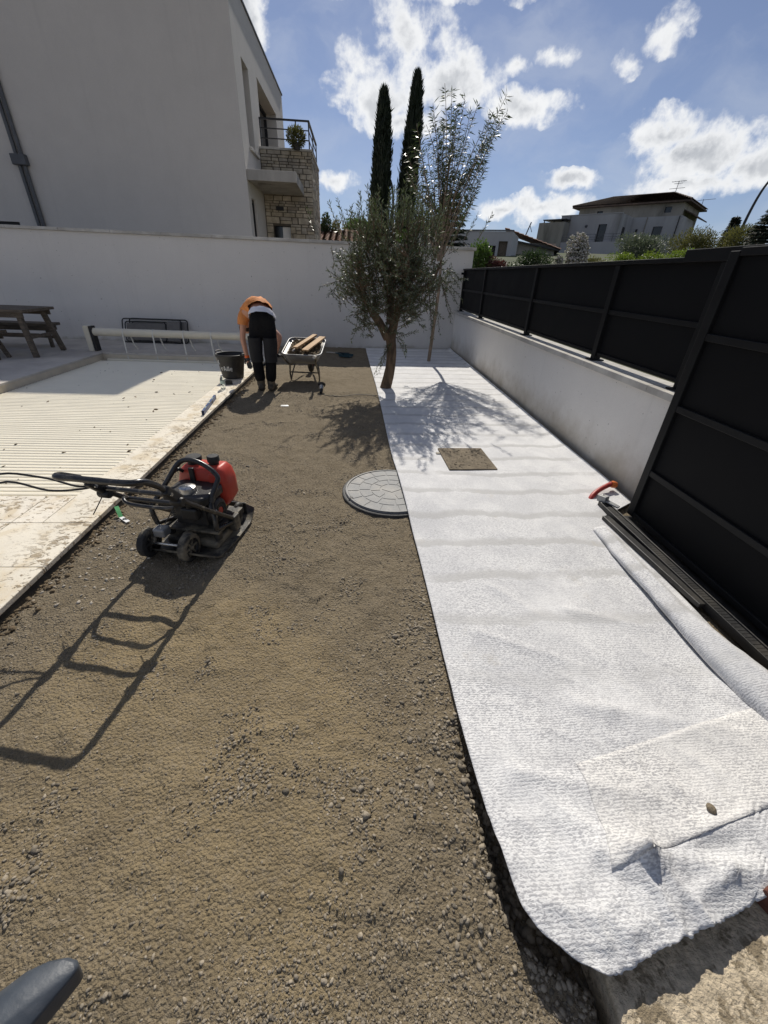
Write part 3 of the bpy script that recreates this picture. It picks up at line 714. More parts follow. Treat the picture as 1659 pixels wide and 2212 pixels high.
    Z = .010+.028*np.clip(1-q*2.2, 0, 1)[None]*np.clip(s*3, 0, 1)[:, None]+hh[:, None]*prof_z[None]+(fbm(X*9, Y*4, 4, 91)-.5)*.03*np.sin(q*math.pi)[None]
    X = X+(fbm(X*3, Y*5, 3, 95)-.5)*.02-.022*np.sin(np.clip(q*3, 0, 1)*math.pi)[None]
    V = np.stack([X, Y, Z], -1)
    i = np.arange(nc-1)[None, :]+nc*np.arange(ns-1)[:, None]
    F = np.stack([i, i+1, i+nc+1, i+nc], -1).reshape(-1, 4)
    o = fast('folded_edge', V.reshape(-1, 3), F, M['fabric'], root, smooth=True)
    sd_ = o.modifiers.new('thick', 'SOLIDIFY'); sd_.thickness = .003
make_fabric()
# concrete kerb the fabric hangs over
kb = MB(); kb.bb(.615, 2.19, -.6, .40, -.25, .035)
kb_o = kb.build('concrete_kerb', M['kerb'], bevel=.012, seg=3)
tag(kb_o, 'rough pale concrete footing below the hem of the white fabric', 'kerb')
br = MB().box((1.195, .285, .069), (.11, .20, .066), Matrix.Rotation(.35, 3, 'Z')).build('brick', M['brick'], bevel=.004)
tag(br, 'broken red brick tucked against the fabric hem on concrete', 'brick')

# ---------------------------------------------------------------- black fence on the low wall
FX = 2.345; TOPW = .858
fe = thing('privacy_fence', 'black panel privacy fence standing on the low white wall', 'fence', (FX, 0, TOPW))
posts = [10.10, 8.40, 5.95, 4.07, 2.85, 1.5]
for y in posts:
    MB().bb(-.035, .03, y-.035, y+.035, 0.0, .80).build('post', M['gate2'], fe, bevel=.004)
    MB().bb(-.07, .06, y-.06, y+.06, .0005, .012).build('foot_plate', M['gate2'], fe, bevel=.002)
for a, b in zip(posts[1:], posts[:-1]):
    MB().bb(-.004, .012, a+.037, b-.037, .075, .41).build('panel', M['gate'], fe)
    MB().bb(-.004, .012, a+.037, b-.037, .445, .80).build('panel', M['gate'], fe)
    MB().bb(-.022, .022, a+.037, b-.037, .41, .445).build('middle_rail', M['gate2'], fe, bevel=.003)
    MB().bb(-.022, .022, a+.037, b-.037, .045, .075).build('bottom_rail', M['gate2'], fe, bevel=.003)
MB().bb(-.045, .045, 3.23, 10.15, .801, .832).build('top_rail', M['gate2'], fe, bevel=.003)
MB().bb(-.05, .05, -1.5, 3.228, .801, .876).build('top_rail', M['gate2'], fe, bevel=.003)
MB().bb(-.09, -.04, 10.06, 10.10, .72, .76).build('bracket', M['gate2'], fe, bevel=.003)
# sliding gate
GX = 2.02
ga = thing('sliding_gate', 'tall black sliding gate leaf running to the ground before the wall', 'gate', (GX, 0, .0))
MB().bb(.0, .055, 2.425, 2.49, .035, 1.685).build('stile', M['gate2'], ga, bevel=.004)
zs = [.035, .37, .82, 1.24, 1.66]
for i, z in enumerate(zs):
    MB().bb(.002, .053, -1.6, 2.424, z, z+.04).build('rail', M['gate2'], ga, bevel=.004)
for a, b in zip(zs[:-1], zs[1:]):
    MB().bb(.022, .034, -1.6, 2.424, a+.041, b-.001).build('panel', M['gate'], ga)
# drain channel / track lying at the foot of the gate
tr = thing('gate_track', 'long black slotted channel lying at the foot of the gate', 'track', (1.90, 0, 0))
ch = MB()
ch.bb(-.035, -.027, -.6, 2.62, .012, .062).bb(.027, .035, -.6, 2.62, .012, .062).bb(-.027, .027, -.6, 2.62, .012, .048)
ch.build('channel', M['plastic'], tr, bevel=.002)
gr = MB()
y = -.6
while y < 2.6:
    gr.bb(-.026, .026, y, y+.019, .050, .053); y += .022
gr.build('grating', M['plastic'], tr)['kind'] = 'stuff'
c2 = MB().beam((-.085, 2.42, .035), (-.045, 1.5, .035), .05, .03).build('side_channel', M['plastic'], tr, bevel=.004)
MB().bb(.036, .20, -.6, 2.48, .001, .012).build('dark_gap_strip', M['plastic'], tr)  # added black strip that darkens the gap between channel and gate
bk = MB()
bk.beam((1.885, 2.66, .075), (1.915, 2.60, .082), .05, .05).beam((1.915, 2.60, .072), (1.97, 2.52, .060), .04, .012)
bk.tube([(1.88, 2.63, .085), (1.905, 2.645, .10)], .012, 8)
tag(bk.build('metal_bracket', M['galv'], bevel=.003), 'small bright metal bracket at the end of the black channel', 'bracket')
rc = thing('red_conduit', 'red corrugated conduit end poking up beside the fabric', 'conduit', (0, 0, 0))
pts = [(1.84, 2.70, -.01), (1.885, 2.745, .035), (1.95, 2.79, .062), (2.03, 2.83, .082), (2.09, 2.86, .090)]
def smooth_path(pts, n=8):
    pts = [Vector(p) for p in pts]; out = []
    for i in range(len(pts)-1):
        p0, p1, p2, p3 = pts[max(i-1, 0)], pts[i], pts[i+1], pts[min(i+2, len(pts)-1)]
        for k in range(n):
            t = k/n
            out.append(.5*((2*p1)+(-p0+p2)*t+(2*p0-5*p1+4*p2-p3)*t*t+(-p0+3*p1-3*p2+p3)*t**3))
    out.append(pts[-1]); return out
sp = smooth_path(pts, 12)
MB().tube(sp, [.018+.0022*(i % 2) for i in range(len(sp))], 12).build('conduit_pipe', M['redc'], rc, smooth=60)
MB().tube([(2.085, 2.858, .090), (2.105, 2.862, .086), (2.135, 2.868, .078)], [.024, .030, .026], 10).build('orange_cap', M['orange_pl'], rc, smooth=50)

# ---------------------------------------------------------------- house on the left
HS = 1.0
hp = lambda x, y, z: Vector((x*HS, y*HS, 1.5+(z-1.5)*HS))
HX, HY, HT = -3.05, 14.32, 7.48
hs = thing('left_house', 'big grey rendered house with stone clad balcony behind the white wall', 'house', (HX, HY, -.42))
G = .42
# front wall (faces the garden), small window low on the left
fw = MB(); m_front = Matrix.Identity(4)
ops = [(-7.1, -6.38, 1.3+G, 2.40+G)]
fw.wall(-20, 0, 0, HT+G, .35, ops, m_front)
fw.build('front_wall', M['house'], hs)
for o in ops:
    w = MB().bb(o[0], o[1], .16, .18, o[2], o[3]).build('window', M['dark'], hs)
    MB().bb(o[0], o[0]+.05, .10, .159, o[2], o[3]).bb(o[1]-.05, o[1], .10, .159, o[2], o[3]).bb(o[0]+.05, o[1]-.05, .10, .159, o[3]-.05, o[3]).build('frame', M['dframe'], w)
# side wall along +y, facing +x : local x of wall() -> world -y..., use matrix mapping (s, depth, z) -> (-depth, s, z)
m_side = Matrix(((0, -1, 0, 0), (1, 0, 0, 0), (0, 0, 1, 0), (0, 0, 0, 1)))
Y = lambda y: y*HS-HY
Z = lambda z: 1.5+(z-1.5)*HS+G
sops = [(Y(15.14), Y(15.93), Z(4.48), Z(6.25)), (Y(17.15), Y(20.5), Z(4.80), Z(6.47)), (Y(14.47), Y(15.25), .1, Z(3.27))]
sw = MB(); sw.wall(.352, Y(22.3), 0, HT+G, .45, sops, m_side); sw.build('side_wall', M['house'], hs)
for i, o in enumerate(sops):
    nm = 'window' if i == 0 else 'door'
    dp_ = (.43, .43, .13)[i]
    w = MB().bb(-dp_, -dp_+.02, o[0], o[1], o[2], o[3]).build(nm, M['dark'], hs)
    f = MB(); t_ = .07; f0, f1 = -dp_+.021, -dp_+.07
    f.bb(f0, f1, o[0], o[0]+t_, o[2], o[3]).bb(f0, f1, o[1]-t_, o[1], o[2], o[3]).bb(f0, f1, o[0]+t_, o[1]-t_, o[3]-t_, o[3])
    if i == 1: f.bb(f0, f1, (o[0]+o[1])/2-.05, (o[0]+o[1])/2+.05, o[2], o[3]-t_)
    if i == 2: f.bb(f0, f1, o[0]+t_, o[1]-t_, o[2]+1.3, o[2]+1.38)
    f.build('frame', M['dframe'], w)
MB().bb(.0, .07, Y(15.10), Y(16.25), Z(4.40), Z(4.475)).build('window_sill', M['cap'], hs, bevel=.01)
# other walls, flat roof and its dark metal edge
MB().bb(-20, -.46, Y(22.3)-.35, Y(22.3)-.01, 0, HT+G).build('back_wall', M['house'], hs)
rf = MB().bb(-20, -.44, .36, Y(22.3)-.01, HT+G-.3, HT+G-.05).build('roof', M['conc'], hs)
MB().bb(-20, .035, -.035, .36, HT+G+.002, HT+G+.05).bb(-.36, .035, .36, Y(22.3)+.03, HT+G+.002, HT+G+.05).build('roof_edge', M['zinc'], rf)
# stone clad balcony tower
bx0, bx1 = .003, -1.49*HS-HX; by0, by1 = Y(16.6), Y(19.35); bt = Z(4.72)
bm = MB()
wops = [(-2.812*HS-HX, -2.26*HS-HX, Z(1.9), Z(2.80))]
m_bf = Matrix.Translation((0, by0, 0))
bm.wall(bx0, bx1, 0, bt, .3, wops, m_bf)
bm.bb(bx1-.3, bx1, by0+.301, by1, 0, bt).bb(bx0, bx1-.301, by1-.3, by1-.001, 0, bt).bb(bx0, bx1-.301, by0+.301, by1-.301, bt-.22, bt-.02)
bal = bm.build('balcony', M['mortar'], hs)
o = wops[0]
w = MB().bb(o[0], o[1], by0+.2, by0+.22, o[2], o[3]).build('tower_window', M['dark'], hs)
MB().bb(o[0]+.27, o[1]-.02, by0+.16, by0+.199, o[2], o[3]-.02).build('pale_blind', M['white'], w)
MB().bb(bx0, bx1+.05, by0-.05, by0+.32, bt+.002, bt+.06).bb(bx1-.32, bx1+.05, by0+.321, by1+.03, bt+.002, bt+.06).build('balcony_coping', M['cap'], hs, bevel=.008)
# cladding stones: irregular courses, each one a piece
st = MB().box((0, 0, 0), (1, 1, 1)); st_me = st.mesh('stone'); st_me.materials.append(M['stonev'])
def stone_variants(k):
    outs = []
    for i in range(k):
        r = random.Random(90+i); mb = MB(); n = 4
        b = .04
        front = [(-.5+b*r.random(), -.5+b*r.random()), (.5-b*r.random(), -.5+b*r.random()), (.5-b*r.random(), .5-b*r.random()), (-.5+b*r.random(), .5-b*r.random())]
        vs = [(x, .5, z) for x, z in front]+[(x*.96, -.5+.25*r.random(), z*.94) for x, z in front]
        mb.add(vs, [(0, 1, 2, 3), (7, 6, 5, 4), (0, 4, 5, 1), (1, 5, 6, 2), (2, 6, 7, 3), (3, 7, 4, 0)])
        me = mb.mesh('stone'); me.materials.append(STONE_M[i % len(STONE_M)]); outs.append(me)
    return outs
STONE_M = [mat('cladding_stone_%d' % i, c, .9, .22, 5, .6, 45, second=tuple(v*.72 for v in c)) for i, c in enumerate([(.42, .37, .29), (.37, .33, .27), (.46, .40, .31), (.33, .285, .225), (.40, .345, .26)])]
SV = stone_variants(10)
def clad(u0, u1, z0, z1, skip, place, seed):
    r = random.Random(seed); z = z0
    while z < z1-.03:
        h = min(r.choice([.07, .09, .12, .14, .19]), z1-z)
        if z1-z-h < .04: h = z1-z
        u = u0
        while u < u1-.02:
            w = r.uniform(.13, .42)*(1.2 if h > .1 else .9)
            if u1-u-w < .08: w = u1-u
            segs = [(u, u+w)]
            for s in skip:
                if z+h > s[2] and z < s[3]:
                    ns = []
                    for a, b in segs:
                        if b <= s[0] or a >= s[1]: ns.append((a, b))
                        else:
                            if a < s[0]: ns.append((a, s[0]))
                            if b > s[1]: ns.append((s[1], b))
                    segs = ns
            for a, b in segs:
                if b-a < .03: continue
                if h > .16 and r.random() < .45 and w < .5:
                    place(a, b, z, z+h*.5, r); place(a, b, z+h*.5, z+h, r)
                else: place(a, b, z, z+h, r)
            u += w
        z += h
ZL = Z(1.95)
def pf(a, b, c, d, r):
    shared('stone', r.choice(SV), bal, ((a+b)/2, by0-.012, (c+d)/2), (b-a-.009, .036+r.random()*.02, d-c-.009))
clad(bx0+.01, bx1+.02, ZL, bt, wops, pf, 5)
def ps(a, b, c, d, r):
    shared('stone', r.choice(SV), bal, (bx1+.012, (a+b)/2, (c+d)/2), (b-a-.009, .036+r.random()*.02, d-c-.009), (0, 0, R_(90)))
clad(by0+.02, by1, ZL, bt, [], ps, 8)
# lamp, canopy, railing, potted plant
lx0, lx1 = -2.674*HS-HX, -2.43*HS-HX
MB().bb(lx0, lx1, by0-.10, by0-.034, Z(3.2), Z(3.3)).bb(lx0+.05, lx1-.05, by0-.12, by0-.101, Z(3.21), Z(3.25)).build('wall_lamp', M['dframe'], hs, bevel=.008)
cz0, cz1 = Z(3.62), Z(3.86)
MB().prism([(.003, Y(14.36)), (1.34, Y(14.36)), (1.30, by0-.05), (.003, by0-.05)], cz0, cz1).build('canopy', M['conc'], hs, bevel=.012)
rl = thing_rail = MB()
rz0 = bt+.06
rx0, rx1, ry0, ry1 = .05, bx1-.03, by0+.04, by1-.1
for zz in (.20, .43): rl.bb(rx0, rx1, ry0-.012, ry0+.012, rz0+zz, rz0+zz+.025).bb(rx1-.012, rx1+.012, ry0+.013, ry1, rz0+zz, rz0+zz+.025)
rail = rl.build('railing', M['dframe'], hs)
MB().bb(rx0, rx1+.025, ry0-.03, ry0+.03, rz0+.64, rz0+.68).bb(rx1-.03, rx1+.03, ry0+.031, ry1, rz0+.64, rz0+.68).build('handrail', M['dframe'], rail)
for (px, py) in ((rx0+.02, ry0), ((rx0+rx1)/2+.35, ry0), (rx1, ry0), (rx1, (ry0+ry1)/2), (rx1, ry1)):
    MB().bb(px-.017, px+.017, py-.017, py+.017, rz0, rz0+.639).build('baluster', M['dframe'], rail)
# rainwater pipe with hopper on the front wall
dp = MB(); dx = -9.02*1.0-HX+.20
for off in (-.07, .06): dp.tube([(dx+off, -.06, .05), (dx+off, -.06, HT+G-.4)], .045, 10)
dpo = dp.build('downpipe', M['zinc'], hs, smooth=50)
MB().bb(dx-.19, dx+.17, -.16, -.004, Z(3.63), Z(3.86)).build('hopper', M['zinc'], dpo, bevel=.02)
MB().tube([(dx-.12, -.06, HT+G-.5), (dx-.9, -.06, HT+G-.2)], .04, 8).build('pipe_elbow', M['zinc'], dpo, smooth=50)

# ---------------------------------------------------------------- land beyond the fence
def make_hill():
    dd = np.array([0, 8, 10, 15, 20, 30, 60, 100, 200, 400]); zz = np.array([-.5, -.45, .1, 1.0, 1.6, 2.5, 4.6, 6.0, 8, 9])
    az = np.radians(np.linspace(3, 75, 60)); r = np.concatenate([np.linspace(8, 40, 40), np.geomspace(42, 400, 24)])
    A, Rr = np.meshgrid(az, r)
    X, Yy = Rr*np.sin(A), Rr*np.cos(A)
    w = np.clip((np.degrees(A)-5)/9, 0, 1); w = w*w*(3-2*w)
    H = np.interp(Rr, dd, zz)+(fbm(X*.3, Yy*.3, 3, 5)-.5)*.3
    Zz = -.5+(H+.5)*w
    V = np.stack([X, Yy, Zz], -1).reshape(-1, 3); nx, ny = len(az), len(r)
    i = np.arange(nx-1)[None, :]+nx*np.arange(ny-1)[:, None]
    F = np.stack([i, i+1, i+nx+1, i+nx], -1).reshape(-1, 4)
    # keep it clear of the garden itself
    c = V[F].mean(1); keep = (c[:, 0] > 3.2) | (c[:, 1] > 11.0)
    tag(fast('hill', V, F[keep], M['grass'], smooth=True), kind='structure')
make_hill()
def hill_z(x, y):
    dd = [0, 8, 10, 15, 20, 30, 60, 100]; zz = [-.5, -.45, .1, 1.0, 1.6, 2.5, 4.6, 6.0]
    r = math.hypot(x, y); a = math.degrees(math.atan2(x, y)); w = min(1, max(0, (a-5)/9)); w = w*w*(3-2*w)
    return max(-.42, -.5+(float(np.interp(r, dd, zz))+.5)*w-.12)

# ---------------------------------------------------------------- old concrete house on the slope
def hip_roof(mb, x0, x1, y0, y1, ze, zr, rx0, rx1, ry, th=.12):
    A = [(x0, y0, ze), (x1, y0, ze), (x1, y1, ze), (x0, y1, ze)]; B = [(rx0, ry, zr), (rx1, ry, zr)]
    mb.add(A+B, [(0, 1, 5, 4), (1, 2, 5), (2, 3, 4, 5), (3, 0, 4)])
    mb.bb(x0, x1, y0, y1, ze-th, ze-.002)
def roof_courses(mb, p00, p10, p11, p01, n, lift=.10):
    """overlapping courses of tiles on a sloping quad (eave p00-p10, ridge p01-p11), waved like barrel tiles"""
    p00, p10, p11, p01 = map(Vector, (p00, p10, p11, p01))
    nn = (p10-p00).cross(p01-p00).normalized()
    if nn.z < 0: nn = -nn
    for k in range(n):
        a, b = k/n, (k+1.12)/n; b = min(b, 1)
        L0, L1 = p00.lerp(p01, a), p10.lerp(p11, a); U0, U1 = p00.lerp(p01, b), p10.lerp(p11, b)
        m = max(4, int((L1-L0).length/.12)); vs = []
        for j in range(m+1):
            t = j/m; w = .06*abs(math.sin(j*math.pi/2))
            vs.append(L0.lerp(L1, t)+nn*(lift+w)); vs.append(U0.lerp(U1, t)+nn*(w*.6+.01))
        fs = [(2*j, 2*j+2, 2*j+3, 2*j+1) for j in range(m)]
        mb.add(vs, fs)
    return mb
P0 = (60*math.sin(R_(28.57)), 60*math.cos(R_(28.57)))
oh = thing('hillside_house', 'old streaked grey concrete house with brown hipped roof on the slope', 'house', (P0[0], P0[1], 4.0), R_(-47))
zz = lambda z: z-4.0
I4 = Matrix.Identity(4)
MB().wall(-6.7, 0, 0, zz(8.34), .3, [(-2.2, -1.26, zz(5.7), zz(7.39))], I4).bb(-6.7, -6.4, .301, 6, 0, zz(8.34)).bb(-.3, 0, .301, 4.19, 0, zz(8.34)).bb(-6.4, -.3, .301, 6, zz(7.9), zz(8.2)).build('front_block', M['farw'], oh)
MB().bb(-6.75, .05, -.05, .32, zz(8.342), zz(8.40)).build('parapet_coping', M['farw3'], oh)
MB().wall(.002, 4.95, 0, zz(8.32), .3, [(2.35, 3.33, zz(6.3), zz(7.4))], Matrix.Translation((0, 4.19, 0))).bb(4.65, 4.95, 4.492, 9.9, 0, zz(8.32)).bb(.3, 4.65, 4.5, 6, zz(7.9), zz(8.2)).build('set_back_wing', M['farw'], oh)
MB().wall(-7.24, 4.35, 0, zz(9.80), .3, [(-5.0, -4.3, zz(9.08), zz(9.36)), (2.5, 3.2, zz(8.85), zz(9.4))], Matrix.Translation((0, 6.0, 0))).bb(-7.24, -6.94, 6.301, 14, 0, zz(9.8)).bb(4.05, 4.35, 6.301, 14, 0, zz(9.8)).bb(-6.94, 4.05, 13.7, 14, 0, zz(9.8)).build('upper_storey', M['farw2'], oh)
d = MB().bb(-2.2, -1.26, .2, .22, zz(5.7), zz(7.39)).build('door', M['dark'], oh)
MB().bb(-2.2, -2.12, .12, .199, zz(5.7), zz(7.39)).bb(-1.34, -1.26, .12, .199, zz(5.7), zz(7.39)).build('frame', M['dframe'], d)
for (a, b, c, e, yy) in ((2.35, 3.33, 6.3, 7.4, 4.19), (-5.0, -4.3, 9.08, 9.36, 6.0), (2.5, 3.2, 8.85, 9.4, 6.0)):
    w = MB().bb(a, b, yy+.2, yy+.22, zz(c), zz(e)).build('window', M['dark'], oh)
    MB().bb(a, a+.05, yy+.12, yy+.199, zz(c), zz(e)).bb(b-.05, b, yy+.12, yy+.199, zz(c), zz(e)).build('frame', M['dframe'], w)
MB().lathe([(.0, -.12), (.10, -.11), (.15, -.05), (.16, 0)], (-3.55, -.004, zz(7.26)), 'Y', 16).build('bulkhead_lamp', M['zinc'], oh, smooth=50)
MB().bb(.6, .8, 4.10, 4.188, zz(6.9), zz(7.2)).build('vent', M['dframe'], oh)
MB().bb(.003, .05, 1.4, 2.1, zz(5.7), zz(7.2)).build('side_door', M['dframe'], oh)
for x in (-5.6, 1.5, 4.7): MB().tube([(x, (4.19 if x > 0 else 0)-.06, .1), (x, (4.19 if x > 0 else 0)-.06, zz(8.3))], .05, 6).build('downpipe', M['farw2'] if x < 4 else M['dframe'], oh)
E0, E1, EY0, EY1, ZE = -7.95, 5.0, 5.35, 14.65, 9.85
rf = MB(); hip_roof(rf, E0, E1, EY0, EY1, zz(ZE), zz(11.15), -5.0, 2.0, 10.0, .14)
roof = rf.build('roof', M['tile'], oh)
tl = MB()
roof_courses(tl, (E0, EY0, zz(ZE)), (E1, EY0, zz(ZE)), (2.0, 10, zz(11.15)), (-5.0, 10, zz(11.15)), 16)
roof_courses(tl, (E1, EY0, zz(ZE)), (E1, EY1, zz(ZE)), (2.0, 10.01, zz(11.15)), (2.0, 10, zz(11.15)), 16)
roof_courses(tl, (E0, EY1, zz(ZE)), (E0, EY0, zz(ZE)), (-5.0, 10, zz(11.15)), (-5.0, 10.01, zz(11.15)), 12)
tl.build('tile_courses', M['tile'], roof)['kind'] = 'stuff'
MB().tube([(-5.0, 10, zz(11.2)), (2.0, 10, zz(11.2))], .12, 8).tube([(2.0, 10, zz(11.2)), (E1, EY0, zz(ZE+.08))], .10, 8).tube([(-5.0, 10, zz(11.2)), (E0, EY0, zz(ZE+.08))], .10, 8).build('ridge_tiles', M['tile'], roof)
# lean-to eave at the right, annex, balcony
MB().add([(4.36, 6.5, zz(9.15)), (5.6, 6.5, zz(8.6)), (5.6, 13.5, zz(8.6)), (4.36, 13.5, zz(9.15)), (4.36, 6.5, zz(9.03)), (5.6, 6.5, zz(8.48)), (5.6, 13.5, zz(8.48)), (4.36, 13.5, zz(9.03))],
         [(0, 1, 2, 3), (7, 6, 5, 4), (0, 4, 5, 1), (1, 5, 6, 2), (2, 6, 7, 3)]).build('lean_to_roof', M['tile'], oh)
MB().bb(-8.6, -5.5, -1.6, 1.4, 0, zz(7.6)).build('annex', M['farconc'], oh)
MB().bb(-8.3, -5.5, -1.4, 1.2, zz(7.85), zz(7.93)).bb(-8.2, -8.1, -1.3, -1.2, zz(7.602), zz(7.848)).bb(-5.7, -5.6, -1.3, -1.2, zz(7.602), zz(7.848)).bb(-7.0, -6.9, -1.3, -1.2, zz(7.602), zz(7.848)).build('annex_canopy', M['dframe'], oh)
MB().bb(-5.45, 1.2, -1.6, -.003, 0, zz(5.62)).build('terrace_base', M['farw'], oh)
rl = MB()
for q in (5.85, 6.05, 6.32): rl.bb(-5.4, 1.15, -1.57, -1.54, zz(q), zz(q)+.035).bb(1.12, 1.15, -1.539, -.01, zz(q), zz(q)+.035)
for x in np.linspace(-5.4, 1.13, 8): rl.bb(x-.02, x+.02, -1.58, -1.53, zz(5.62), zz(6.36))
rl.build('railing', M['zinc'], oh)
an = MB().tube([(2.0, 10, zz(11.2)), (2.05, 10, zz(12.3))], .03, 6)
for q, w in ((12.25, .75), (12.05, .45), (11.6, .8)): an.tube([(2.05-w, 10, zz(q)), (2.05+w, 10, zz(q)+.02)], .022, 5)
for k in range(5): an.tube([(1.4+k*.28, 9.8, zz(12.25)), (1.4+k*.28, 10.2, zz(12.25))], .015, 5)
an.build('antenna', M['zinc'], oh)
MB().tube([(E1-.3, 12.2, zz(9.95)), (E1-.3, 12.2, zz(10.7))], .03, 6).tube([(E1-.9, 12.2, zz(10.6)), (E1+.9, 12.2, zz(10.65))], .02, 5).build('antenna', M['zinc'], oh)

# ---------------------------------------------------------------- pale modern house and its tiled neighbour
def wbox(mb, x0, x1, y0, y1, z0, z1): return mb.bb(x0, x1, y0, y1, z0, z1)
mh = thing('modern_house', 'pale flat roofed house with dark entrance beyond the garden wall', 'house', (9.65, 38.8, 1.0), R_(-24))
MB().wall(0, 2.75, 0, 3.85, .3, [(1.75, 2.45, 0, 3.2), (1.05, 1.55, 1.9, 2.9)], I4).bb(-2.6, -.002, 0, 5, 0, 3.95).bb(.003, 2.75, .302, 5, 3.4, 3.84).bb(2.45, 2.75, .302, 5, 0, 3.4).build('walls', M['farw3'], mh)
MB().bb(1.05, 1.55, .2, .22, 1.9, 2.9).build('window', M['dark'], mh)
MB().bb(1.75, 2.45, .2, .24, 0, 3.2).build('door', M['wood'], mh)
MB().bb(-2.65, 2.8, -.05, .0-.003, 3.86, 3.95).build('roof_edge', M['zinc'], mh)
th = thing('tiled_cottage', 'low cottage with pink tiled roof beside the pale modern house', 'house', (15.6, 45.5, 1.5), R_(-20))
MB().bb(-1.2, 3.2, .3, 5, 0, 3.2).build('walls', M['farw2'], th)
rr = MB().add([(-1.6, -.2, 3.55), (3.6, -.2, 2.7), (3.6, 5.2, 2.7), (-1.6, 5.2, 3.55), (-1.6, -.2, 3.43), (3.6, -.2, 2.58), (3.6, 5.2, 2.58), (-1.6, 5.2, 3.43)], [(0, 1, 2, 3), (7, 6, 5, 4), (0, 4, 5, 1), (1, 5, 6, 2), (2, 6, 7, 3), (3, 7, 4, 0)])
rr.build('eave_board', M['dframe'], th)
rt = MB(); roof_courses(rt, (3.7, -.3, 2.72), (3.7, 5.3, 2.72), (-1.7, 5.3, 4.3), (-1.7, -.3, 4.3), 12, .05)
rt.add([(3.7, -.3, 2.70), (3.7, 5.3, 2.70), (-1.7, 5.3, 4.28), (-1.7, -.3, 4.28)], [(0, 1, 2, 3)])
rt.build('roof', M['rtile'], th)
MB().tube([(.2, 2, 3.7), (.6, 2, 5.0)], .06, 6).tube([(.52, 2, 4.75), (.8, 2, 4.2)], .03, 5).build('chimney_pipe', M['zinc'], th)
wh = thing('white_gable_house', 'white gable end half hidden by the dark conifer', 'house', (6.9, 40.0, .5), R_(-10))
MB().prism([(-2.2, 0), (2.6, 0), (2.6, 3.6), (-.6, 5.2), (-2.2, 4.4)], 0, 5, Matrix(((1, 0, 0, 0), (0, 0, 1, 0), (0, 1, 0, 0), (0, 0, 0, 1)))).build('walls', M['farw3'], wh)
MB().add([(-.6, -.3, 5.28), (2.9, -.3, 3.55), (2.9, 5.2, 3.55), (-.6, 5.2, 5.28), (-2.6, -.3, 4.25), (-2.6, 5.2, 4.25)], [(0, 1, 2, 3), (4, 0, 3, 5)]).build('roof', M['zinc'], wh).modifiers.new('t', 'SOLIDIFY').thickness = .08
# low roof peeping over the wall behind the olive
lr = thing('garden_shed', 'low outbuilding with weathered pink tiles just above the white wall', 'outbuilding', (-.4, 19.0, -.42))
MB().bb(-1.3, 1.3, .35, 3.2, 0, 2.75).build('walls', M['farw2'], lr)
rs = MB(); roof_courses(rs, (-1.5, -.1, 2.98), (1.5, -.1, 2.98), (1.5, 3.0, 3.62), (-1.5, 3.0, 3.62), 10, .04)
rs.add([(-1.5, -.1, 2.96), (1.5, -.1, 2.96), (1.5, 3.0, 3.60), (-1.5, 3.0, 3.60)], [(0, 1, 2, 3)])
rs.build('roof', M['rtile'], lr)
# curved street lamps
def street_lamp(pts, arm, label):
    o = thing('street_lamp', label, 'lamp', pts[0])
    b = Vector(pts[0]); p = [Vector(q)-b for q in pts]
    sp = smooth_path(p, 8)
    MB().tube(sp, [.075-.035*i/len(sp) for i in range(len(sp))], 8).build('pole', M['dframe'], o, smooth=50)
    e = p[-1]
    MB().bb(e.x-.25 if arm < 0 else e.x, e.x if arm < 0 else e.x+.25, e.y-.08, e.y+.08, e.z-.05, e.z+.03).build('lamp_head', M['dframe'], o, bevel=.02)
street_lamp([(18.95, 23.25, 1.4), (18.95, 23.25, 3.6), (19.02, 23.2, 5.0), (19.25, 23.1, 6.0), (19.9, 23.0, 6.9)], 1, 'dark curved street lamp above the bramble hedge')
street_lamp([(2.1, 30, -.42), (2.1, 30, 4.5), (2.05, 30, 5.7), (1.85, 30, 6.35), (1.42, 30, 6.6)], -1, 'thin curved street lamp seen between the two cypresses')

# ================================================================== PLANTS
def unit(v): return v/np.maximum(np.linalg.norm(v, axis=-1, keepdims=True), 1e-9)
def leaves(name, P, D, L, W, material, parent, curl=.12):
    n = len(P); D = unit(D)
    N = unit(np.cross(D, rng.normal(size=(n, 3)))); S = np.cross(D, N)
    L = np.asarray(L)[:, None]*np.ones((n, 1)); W = np.asarray(W)[:, None]*np.ones((n, 1))
    V = np.stack([P, P+D*L*.45+S*W*.5+N*L*curl*.5, P+D*L, P+D*L*.45-S*W*.5+N*L*curl*.5], 1).reshape(-1, 3)
    return fast(name, V, np.arange(4*n).reshape(-1, 4), material, parent)
def tubes_np(name, segs, material, parent, sides=4):
    """many thin sticks (p0, p1, r0, r1) in one mesh"""
    n = len(segs); A = np.array([s[0] for s in segs], float); B = np.array([s[1] for s in segs], float)
    r0 = np.array([s[2] for s in segs])[:, None]; r1 = np.array([s[3] for s in segs])[:, None]
    d = unit(B-A); x = unit(np.cross(d, np.where(np.abs(d[:, 2:3]) < .9, [[0, 0, 1.]], [[1., 0, 0]]))); y = np.cross(d, x)
    V = []
    for base, r in ((A, r0), (B, r1)):
        for k in range(sides):
            a = 2*math.pi*k/sides; V.append(base+(x*math.cos(a)+y*math.sin(a))*r)
    V = np.stack(V, 1)
    f = np.array([[k, (k+1) % sides, sides+(k+1) % sides, sides+k] for k in range(sides)])
    F = (f[None]+2*sides*np.arange(n)[:, None, None]).reshape(-1, 4)
    return fast(name, V.reshape(-1, 3), F, material, parent)
